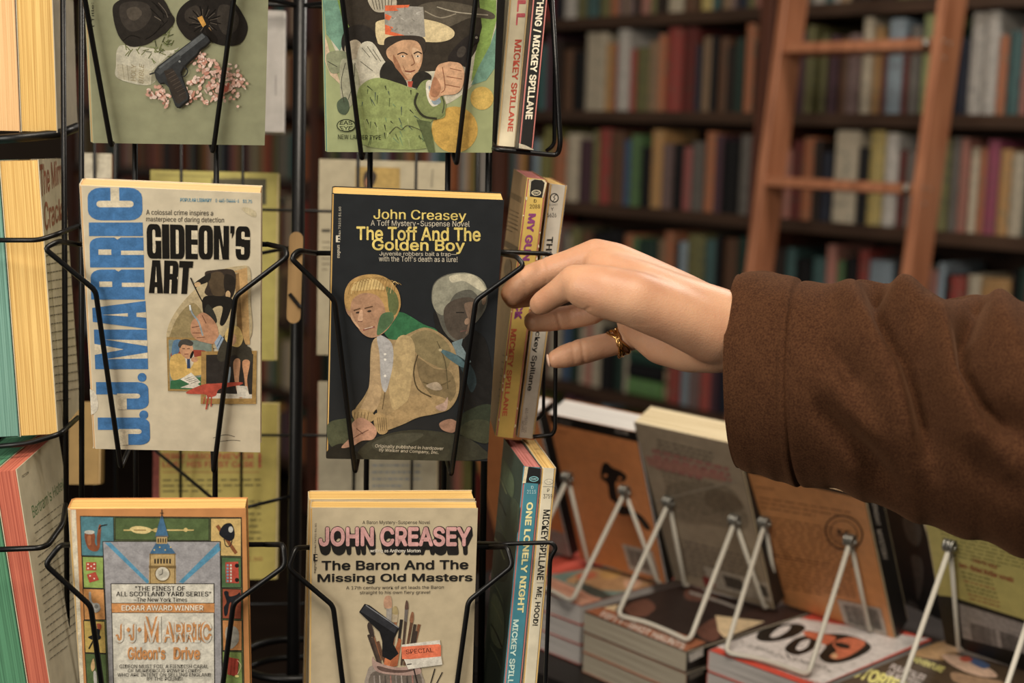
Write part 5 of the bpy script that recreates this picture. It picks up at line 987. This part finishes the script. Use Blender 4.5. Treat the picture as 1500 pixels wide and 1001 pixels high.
# (corner, bend, foot) of each front wire pair; the cross wire runs behind the book
def pair(k, L, Rr, yb, dc):
    cw = P(L[0][0], L[0][1], dc); 
    l, e_, d = FB[k]; Rm = Euler(e_).to_matrix(); n = Rm @ Vector((0, -1, 0)); up = Rm @ Vector((0, 0, 1))
    f = lambda q: hitplane(q[0], q[1], Vector(l) + n * .0042, n)
    for S, sx in ((L, 1), (Rr, -1)):
        foot = f(S[3]); back = foot - n * (d[1] + .012) + up * .004 + RX * (.003 * sx)
        und = Vector(l) + n * 0 ; lowz = foot
        b = MB()
        e0 = hitplane(S[0][0] + 26 * sx, yb, Vector(l) - n * (d[1] + .004), n)
        c0 = P(S[0][0], S[0][1], depth(f(S[0])) + .004); c1 = P(S[1][0], S[1][1], depth(f(S[1])) - .002)
        gback = Vector(back); 
        b.tube([e0, c0, c1, f(S[2]), foot, back], .00165, fillet=.0035, seg=10); b.build('pocket_wire', M_WIRE, RK, world=True, smooth=True)
    a = hitplane(L[0][0] + 26, yb, Vector(l) - n * (d[1] + .004), n); c = hitplane(Rr[0][0] - 26, yb, Vector(l) - n * (d[1] + .004), n)
    b = MB(); b.tube([a, c], .0016, fillet=0); b.build('cross_wire', M_WIRE, RK, world=True, smooth=True)
pair('B1', [(62, -118), (48, -104), (118, -36), (163, 215)], [(414, -112), (420, -100), (347, -34), (312, 224)], -115, .85)
pair('B2', [(440, -105), (432, -95), (497, -36), (530, 234)], [(752, -100), (762, -88), (701, -36), (669, 241)], -102, .87)
pair('B3', [(86, 353), (65, 364), (140, 426), (177, 686)], [(418, 364), (421, 376), (345, 434), (313, 692)], 358, .87)
pair('B4', [(437, 367), (426, 378), (490, 440), (520, 693)], [(757, 376), (768, 389), (697, 440), (661, 697)], 371, .88)
pair('B5', [(88, 799), (66, 827), (133, 888), (166, 1130)], [(415, 798), (418, 829), (342, 884), (310, 1130)], 798, .85)
pair('B6', [(433, 803), (422, 832), (488, 888), (518, 1130)], [(743, 801), (751, 829), (686, 881), (652, 1130)], 802, .88)
# right-hand pockets
pocket([(806, -40, .925), (821, 211, .94), (817, 228, .945), (727, 219, .935), (716, 214, .955)], 'pocket_wire', .0017)
pocket([(797, -40, .96), (813, 40, .965), (812, 212, .975), (800, 222, .975)], 'pocket_wire', .0014)
pocket([(716, 369, .965), (735, 369, .935), (806, 372, .94), (815, 385, .958), (813, 630, .972), (808, 638, .974), (781, 640, .972)], 'pocket_wire', .0015)
pocket([(803, 378, 1.0), (798, 470, 1.0), (796, 608, 1.0), (784, 616, 1.0)], 'pocket_wire', .0012)
pocket([(700, 796, .95), (738, 797, .905), (808, 795, .9), (815, 803, .9), (806, 818, .902), (799, 1001, .92), (794, 1090, .925), (760, 1095, .92)], 'pocket_wire', .0014)
# left-hand pockets
pocket([(-40, 352, .905), (57, 352, .90), (84, 343, .905), (114, 331, .94)], 'pocket_wire', .0016)
pocket([(-40, 807, .885), (58, 803, .88), (70, 799, .885), (92, 768, .91), (96, 740, .94)], 'pocket_wire', .0018)
pocket([(-30, 206, .96), (40, 201, .965), (88, 196, .975), (114, 186, .99)], 'pocket_wire', .0032)
pocket([(-30, 657, .93), (40, 650, .932), (88, 636, .935), (114, 612, .97)], 'pocket_wire', .0018)

# wooden tag hanging on the pole
m_tag = mat('pale_tag_wood', 'b08a52', .6, .3, c2='8e6c3c', nscale=12, stretch=(8, 8, .6)); m_dk = mat('dark_stroke', '17130f', .6)
A_ = gw(432, 407, .105); tg = tag(empty('wooden_tag', A_, (0, R_(1.5), RY)), 'narrow pale wooden tag with two slanted black slots on the rack\'s centre pole', 'tag')
s_ = depth(A_) / FPX; hw, hh = 10 * s_, 67 * s_
b = MB(); pr = []
for k in range(13): a = math.pi * k / 12; pr.append((hw * math.cos(a), hh - hw + hw * math.sin(a)))
for k in range(13): a = math.pi + math.pi * k / 12; pr.append((hw * math.cos(a), -hh + hw + hw * math.sin(a)))
n = len(pr); b.add([(x, -.002, z) for x, z in pr] + [(x, .002, z) for x, z in pr], [tuple(range(n)), tuple(range(n, 2 * n))[::-1]] + [(i, n + i, n + (i + 1) % n, (i + 1) % n) for i in range(n)]); b.build('tag_board', m_tag, tg)
for z0, z1 in ((.013, .021), (-.012, -.022)):
    b = MB(); b.tube([(-hw * .7, -.0028, z0), (hw * .95, -.0028, z1)], .0014, fillet=0); b.build('slot', m_dk, tg)

# ================================================================== the reaching arm
def skin_mat():
    m, N, L, b = newmat('skin', .48, .35)
    tc = N.new('ShaderNodeTexCoord'); n = N.new('ShaderNodeTexNoise'); n.inputs['Scale'].default_value = 28; n.inputs['Detail'].default_value = 4; L.new(tc.outputs['Object'], n.inputs['Vector'])
    r = N.new('ShaderNodeValToRGB'); r.color_ramp.elements[0].position = .35; r.color_ramp.elements[1].position = .65; r.color_ramp.elements[0].color = lin('b07b58'); r.color_ramp.elements[1].color = lin('c2916c'); L.new(n.outputs[0], r.inputs[0]); L.new(r.outputs[0], b.inputs['Base Color'])
    b.inputs['Subsurface Weight'].default_value = .15; b.inputs['Subsurface Radius'].default_value = (.006, .0025, .0012); b.inputs['Subsurface Scale'].default_value = 1
    v = N.new('ShaderNodeTexVoronoi'); v.inputs['Scale'].default_value = 900; L.new(tc.outputs['Object'], v.inputs['Vector']); n2 = N.new('ShaderNodeTexNoise'); n2.inputs['Scale'].default_value = 260; n2.inputs['Detail'].default_value = 5; L.new(tc.outputs['Object'], n2.inputs['Vector'])
    ad = N.new('ShaderNodeMath'); L.new(v.outputs[0], ad.inputs[0]); L.new(n2.outputs[0], ad.inputs[1]); bp = N.new('ShaderNodeBump'); bp.inputs['Strength'].default_value = .12; bp.inputs['Distance'].default_value = .0008; L.new(ad.outputs[0], bp.inputs['Height']); L.new(bp.outputs[0], b.inputs['Normal'])
    return m
M_SK = skin_mat()
PER = tag(empty('person', P(1250, 560, .84)), 'person in brown wool coat reaching from the right, bare hand with gold ring', 'person')
HD = .035
def J(x, y, d, r): c = P(x, y, d + HD); return c, r * (d + HD) / FPX
def cone(b, a, c):
    (p0, r0), (p1, r1) = a, c; L = (p1 - p0).length; n = max(2, int(L / .003)); 
    for i in range(n + 1):
        t = i / n; b.ball(p0.lerp(p1, t), r0 + (r1 - r0) * t, seg=18, rings=12)
b = MB()
chains = [
 [(1200, 505, .83, 62), (1105, 490, .845, 60), (1050, 482, .855, 57)],                                   # forearm
 [(1050, 494, .862, 54), (1010, 503, .885, 44), (972, 500, .895, 36), (940, 484, .905, 27), (925, 472, .91, 22)],  # heel of the hand
 [(1050, 474, .855, 48), (995, 446, .856, 48), (938, 408, .86, 37), (900, 385, .862, 31), (874, 375, .862, 26)],         # first metacarpal row
 [(1050, 470, .846, 50), (990, 450, .842, 48), (938, 422, .845, 40), (900, 402, .849, 32), (880, 390, .854, 26)],
 [(1050, 475, .875, 46), (985, 445, .882, 42), (900, 400, .886, 28)],
 [(1040, 490, .885, 45), (970, 465, .898, 36), (900, 430, .905, 22)],
 [(1045, 484, .842, 50), (990, 462, .832, 44), (930, 438, .826, 42), (888, 428, .828, 40), (858, 420, .830, 33), (842, 412, .834, 24.5)],        # thumb base
 [(842, 412, .834, 24.5), (818, 428, .842, 20), (797, 442, .850, 18), (791, 446, .853, 16)],                    # thumb tip
 [(874, 375, .862, 26), (838, 386, .866, 22), (806, 396, .872, 20.5), (782, 406, .877, 21), (762, 419, .880, 20.5), (751, 430, .882, 18)],  # index
 [(892, 402, .888, 24), (850, 415, .896, 20), (806, 424, .9, 19), (772, 432, .898, 18.5), (754, 436, .896, 17)],    # middle
 [(905, 432, .905, 22), (866, 458, .912, 18.5), (835, 465, .914, 18), (800, 469, .912, 17.5), (783, 471, .910, 16)],       # ring
 [(938, 488, .915, 22), (906, 502, .915, 17.5), (880, 508, .914, 18.5), (850, 516, .912, 19.5), (828, 522, .91, 17.5), (815, 526, .909, 14)],            # little
]
for ch in chains:
    for a, c in zip(ch, ch[1:]): cone(b, J(*a), J(*c))
raw = b.build('arm', M_SK)
rm = raw.modifiers.new('r', 'REMESH'); rm.mode = 'VOXEL'; rm.voxel_size = .0009
sm = raw.modifiers.new('s', 'CORRECTIVE_SMOOTH'); sm.iterations = 10; sm.smooth_type = 'SIMPLE'; sm.factor = .5
raw.modifiers.remove(sm); sm = raw.modifiers.new('s', 'SMOOTH'); sm.iterations = 16; sm.factor = .5
me = bpy.data.meshes.new_from_object(raw.evaluated_get(bpy.context.evaluated_depsgraph_get())); bpy.data.objects.remove(raw)
# knuckle-to-wrist skin drawn taut: smooth away the ridges between the bones, keep the fingers
import numpy as np
tmp = bpy.data.objects.new('tmp', me); COL.objects.link(tmp); vg = tmp.vertex_groups.new(name='g'); buck = {}
for v in me.vertices:
    q = cm.transposed() @ (v.co - CAM); x, y = 750 + FPX * q.x / -q.z, 500.5 - FPX * q.y / -q.z
    w = max(0, min(1, (x - 862) / 35))
    if y > 478: w = min(w, max(0, min(1, (x - 945) / 30)))
    if -q.z - HD > .893 : w = min(w, max(0, min(1, (x - 935) / 30)))
    if w > .01: buck.setdefault(round(w, 1), []).append(v.index)
for w, ids in buck.items(): vg.add(ids, w, 'REPLACE')
sm = tmp.modifiers.new('s', 'SMOOTH'); sm.iterations = 130; sm.factor = .5; sm.vertex_group = 'g'
me = bpy.data.meshes.new_from_object(tmp.evaluated_get(bpy.context.evaluated_depsgraph_get())); bpy.data.objects.remove(tmp)
# creases at the joints: shallow grooves where a joint folds, knuckle swell
CRE = [((795, 380), (800, 412), .893, .0004), ((758, 398), (770, 432), .9, .0003), ((845, 462), (862, 452), .87, .0006), ((852, 500), (856, 532), .92, .0005), ((838, 500), (841, 530), .92, .0003),
       ((815, 458), (822, 482), .93, .0005)]
camf = cm @ Vector((0, 0, -1)); CT = cm.transposed()
nor = [v.normal.copy() for v in me.vertices]
for v, nn_ in zip(me.vertices, nor):
    q = CT @ (v.co - CAM); x, y = 750 + FPX * q.x / -q.z, 500.5 - FPX * q.y / -q.z
    dd = 0
    for (ax, ay), (bx_, by), dp, amp in CRE:
        if abs(-q.z - dp) > .03: continue
        vx, vy = bx_ - ax, by - ay; L2 = vx * vx + vy * vy; t = max(0, min(1, ((x - ax) * vx + (y - ay) * vy) / L2)); d2 = (x - ax - t * vx) ** 2 + (y - ay - t * vy) ** 2
        if d2 < 200: dd -= amp * math.exp(-d2 / (8 if amp < .0008 else 22))
    if dd: v.co = v.co + nn_ * dd
for pl in me.polygons: pl.use_smooth = True
me.materials.clear(); me.materials.append(M_SK)
arm = bpy.data.objects.new('hand_and_wrist', me); COL.objects.link(arm); arm.parent = PER; me.transform(mw(PER).inverted())
# nails on the two lower fingertips
m_nail = mat('fingernail', 'd9b49c', .3, .5)
for (x, y, dp, tilt) in ((771.5, 473, .9105, 14), (803.5, 528.5, .909, 12)):
    c = P(x, y, dp + HD); M3 = (Matrix.Translation(c) @ (cm @ Matrix.Rotation(R_(tilt), 3, 'Z')).to_4x4()); bb = MB(); bb.ball((0, 0, 0), .001, seg=14, rings=10, sc=(1.25, 4.6, 4.4)); bb.v = [M3 @ v for v in bb.v]
    bb.build('fingernail', m_nail, PER, world=True, smooth=True)
# gold ring of three twisted bands on the little finger
m_gold = mat('gold', 'c8964a', .22, .5, metal=1)
c0, r0 = J(906, 502, .915, 18.3); fa = (J(906, 502, .915, 1)[0] - J(935, 488, .915, 1)[0]).normalized(); e1 = fa.cross(ZA).normalized(); e2 = fa.cross(e1)
b = MB()
for k in range(4):
    q = []
    for i in range(40):
        a = 2 * math.pi * i / 40; q.append(c0 + (e1 * math.cos(a) + e2 * math.sin(a)) * (r0 + .0009) + fa * (.0022 * math.sin(a * 2 + k * 1.57) + (k - 1.5) * .0012))
    b.tube(q, .0009, seg=8, closed=True, fillet=0)
b.build('finger_ring', m_gold, PER, world=True, smooth=True)

# --- coat sleeve
def wool():
    m, N, L, b = newmat('brown_wool', .95, .08)
    b.inputs['Sheen Weight'].default_value = .35; b.inputs['Sheen Roughness'].default_value = .5; b.inputs['Sheen Tint'].default_value = lin('7a5436')
    tc = N.new('ShaderNodeTexCoord'); n = N.new('ShaderNodeTexNoise'); n.inputs['Scale'].default_value = 900; n.inputs['Detail'].default_value = 8; L.new(tc.outputs['Object'], n.inputs['Vector'])
    n3 = N.new('ShaderNodeTexNoise'); n3.inputs['Scale'].default_value = 90; n3.inputs['Detail'].default_value = 6; L.new(tc.outputs['Object'], n3.inputs['Vector'])
    ad = N.new('ShaderNodeMath'); ad.operation = 'MULTIPLY_ADD'; ad.inputs[1].default_value = .18; L.new(n3.outputs[0], ad.inputs[0]); ml = N.new('ShaderNodeMath'); ml.operation = 'MULTIPLY'; ml.inputs[1].default_value = .82; L.new(n.outputs[0], ml.inputs[0]); L.new(ml.outputs[0], ad.inputs[2])
    r = N.new('ShaderNodeValToRGB'); r.color_ramp.elements[0].position = .38; r.color_ramp.elements[1].position = .62; r.color_ramp.elements[0].color = lin('30190b'); r.color_ramp.elements[1].color = lin('482b15'); L.new(ad.outputs[0], r.inputs[0]); L.new(r.outputs[0], b.inputs['Base Color'])
    bp = N.new('ShaderNodeBump'); bp.inputs['Strength'].default_value = .35; bp.inputs['Distance'].default_value = .0008; L.new(ad.outputs[0], bp.inputs['Height']); L.new(bp.outputs[0], b.inputs['Normal']); return m
M_WO = wool()
import bisect
TOP = [(1083, 405), (1110, 403), (1150, 405), (1180, 409), (1230, 421), (1262, 414), (1300, 413), (1333, 424), (1363, 440), (1395, 438), (1433, 433), (1470, 437), (1500, 444), (1600, 450), (1800, 470), (2200, 480)]
BOT = [(1083, 684), (1110, 691), (1143, 701), (1187, 712), (1217, 716), (1270, 736), (1354, 767), (1430, 792), (1500, 816), (1600, 850), (1800, 930), (2200, 1120)]
def ip(T, x):
    i = max(0, min(len(T) - 2, bisect.bisect([t[0] for t in T], x) - 1)); (x0, y0), (x1, y1) = T[i], T[i + 1]; t = max(0, min(1, (x - x0) / (x1 - x0))); t = t * t * (3 - 2 * t); return y0 + (y1 - y0) * t
VAL = [([(1285, 414), (1290, 440), (1312, 480), (1335, 520), (1353, 580), (1377, 690)], .016, 18), ([(1433, 440), (1416, 490), (1420, 535), (1450, 590), (1520, 650)], .015, 17), ([(1205, 490), (1240, 530), (1262, 570)], .008, 17), ([(1190, 580), (1220, 615), (1275, 675), (1320, 740)], .012, 18), ([(1385, 640), (1440, 690), (1500, 730)], .004, 20), ([(1120, 440), (1100, 520), (1105, 600)], .0012, 14)]
RID = [([(1325, 425), (1372, 470), (1388, 550), (1420, 620), (1470, 680)], .010, 24), ([(1240, 430), (1265, 480), (1300, 560), (1340, 680)], .006, 26), ([(1455, 440), (1480, 520), (1530, 600)], .008, 30), ([(1190, 520), (1230, 590), (1290, 650)], .006, 20)]
SEAM = [([(1136, 541), (1160, 541), (1190, 546), (1230, 555), (1275, 566), (1305, 577)], .0011, 2.2), ([(1372, 614), (1400, 618), (1440, 628), (1500, 650), (1560, 672)], .0011, 2.2)]
def dpl(pts, x, y):
    m = 1e9
    for (ax, ay), (bx_, by) in zip(pts, pts[1:]):
        vx, vy = bx_ - ax, by - ay; t = max(0, min(1, ((x - ax) * vx + (y - ay) * vy) / (vx * vx + vy * vy))); m = min(m, (x - ax - t * vx) ** 2 + (y - ay - t * vy) ** 2)
    return m
def ends(pts, x, y):      # folds fade in and out along their length
    L = 0; best = (1e9, 0)
    for (ax, ay), (bx_, by) in zip(pts, pts[1:]):
        vx, vy = bx_ - ax, by - ay; l = math.hypot(vx, vy); t = max(0, min(1, ((x - ax) * vx + (y - ay) * vy) / (l * l))); q_ = (x - ax - t * vx) ** 2 + (y - ay - t * vy) ** 2
        if q_ < best[0]: best = (q_, L + t * l)
        L += l
    f = best[1] / L; return min(1, (f + .05) / .4) * min(1, (1.1 - f) / .3) if pts[0][1] > 450 else min(1, (1.1 - f) / .3)
NS, NT = 380, 200; vs = []; fs = []
FWD = camf; RGT = cm @ Vector((1, 0, 0)); UPc = cm @ Vector((0, 1, 0)); rs = random.Random(4)
for i in range(NS + 1):
    s = i / NS; x = 1084 + 1100 * s ** 1.15; yt, yb = ip(TOP, x), ip(BOT, x); dep = .905 - .25 * s; cy = (yt + yb) / 2
    C0 = P(x, cy, dep); hy = (yb - yt) / 2 * dep / FPX; hz = hy * .86 if s < .1 else hy * .9
    cuff = x < 1158; hy2 = hy
    for k in range(NT):
        a = 2 * math.pi * k / NT; ca, sa = math.cos(a), math.sin(a)
        pt = C0 + UPc * (hy2 * sa) - FWD * (hz * ca) - RGT * (hz * ca * .36)          # ca>0: side towards us
        q = CT @ (pt - CAM); px, py = 750 + FPX * q.x / -q.z, 500.5 - FPX * q.y / -q.z
        nrm = (UPc * sa - FWD * ca).normalized(); dd = 0
        sx = x + 0
        # hem seam of the turned cuff: a step at a fixed length
        if x < 1172: dd += .0016
        dd -= .0016 * math.exp(-((x - 1173) / 3.2) ** 2)
        dd -= .0012 * math.exp(-((x - 1086) / 3.0) ** 2)
        if ca > -.1:
            f = min(1, (ca + .1) * 3)
            if x > 1176:
                for pl, A, w in VAL: dd -= A * f * ends(pl, px, py) * math.exp(-dpl(pl, px, py) / (w * w))
                for pl, A, w in RID: dd += A * f * ends(pl, px, py) * math.exp(-dpl(pl, px, py) / (w * w))
                for pl, A, w in SEAM: dd -= A * f * math.exp(-dpl(pl, px, py) / (w * w))
        else: dd += .002 * math.sin(x / 23 + a * 2)
        dd += .0007 * math.sin(x / 31 + 3 * a) + .0005 * math.sin(x / 17 - 5 * a)
        vs.append(pt + nrm * dd)
for i in range(NS):
    for k in range(NT): fs.append((i * NT + k, (i + 1) * NT + k, (i + 1) * NT + (k + 1) % NT, i * NT + (k + 1) % NT))
im = mw(PER).inverted(); sl = mesh_obj('coat_sleeve', [im @ v for v in vs], fs, M_WO, PER, True); sl['label'] = 'brown wool coat sleeve with turned cuff'
sd = sl.modifiers.new('s', 'SOLIDIFY'); sd.thickness = .0028; sd.offset = -1
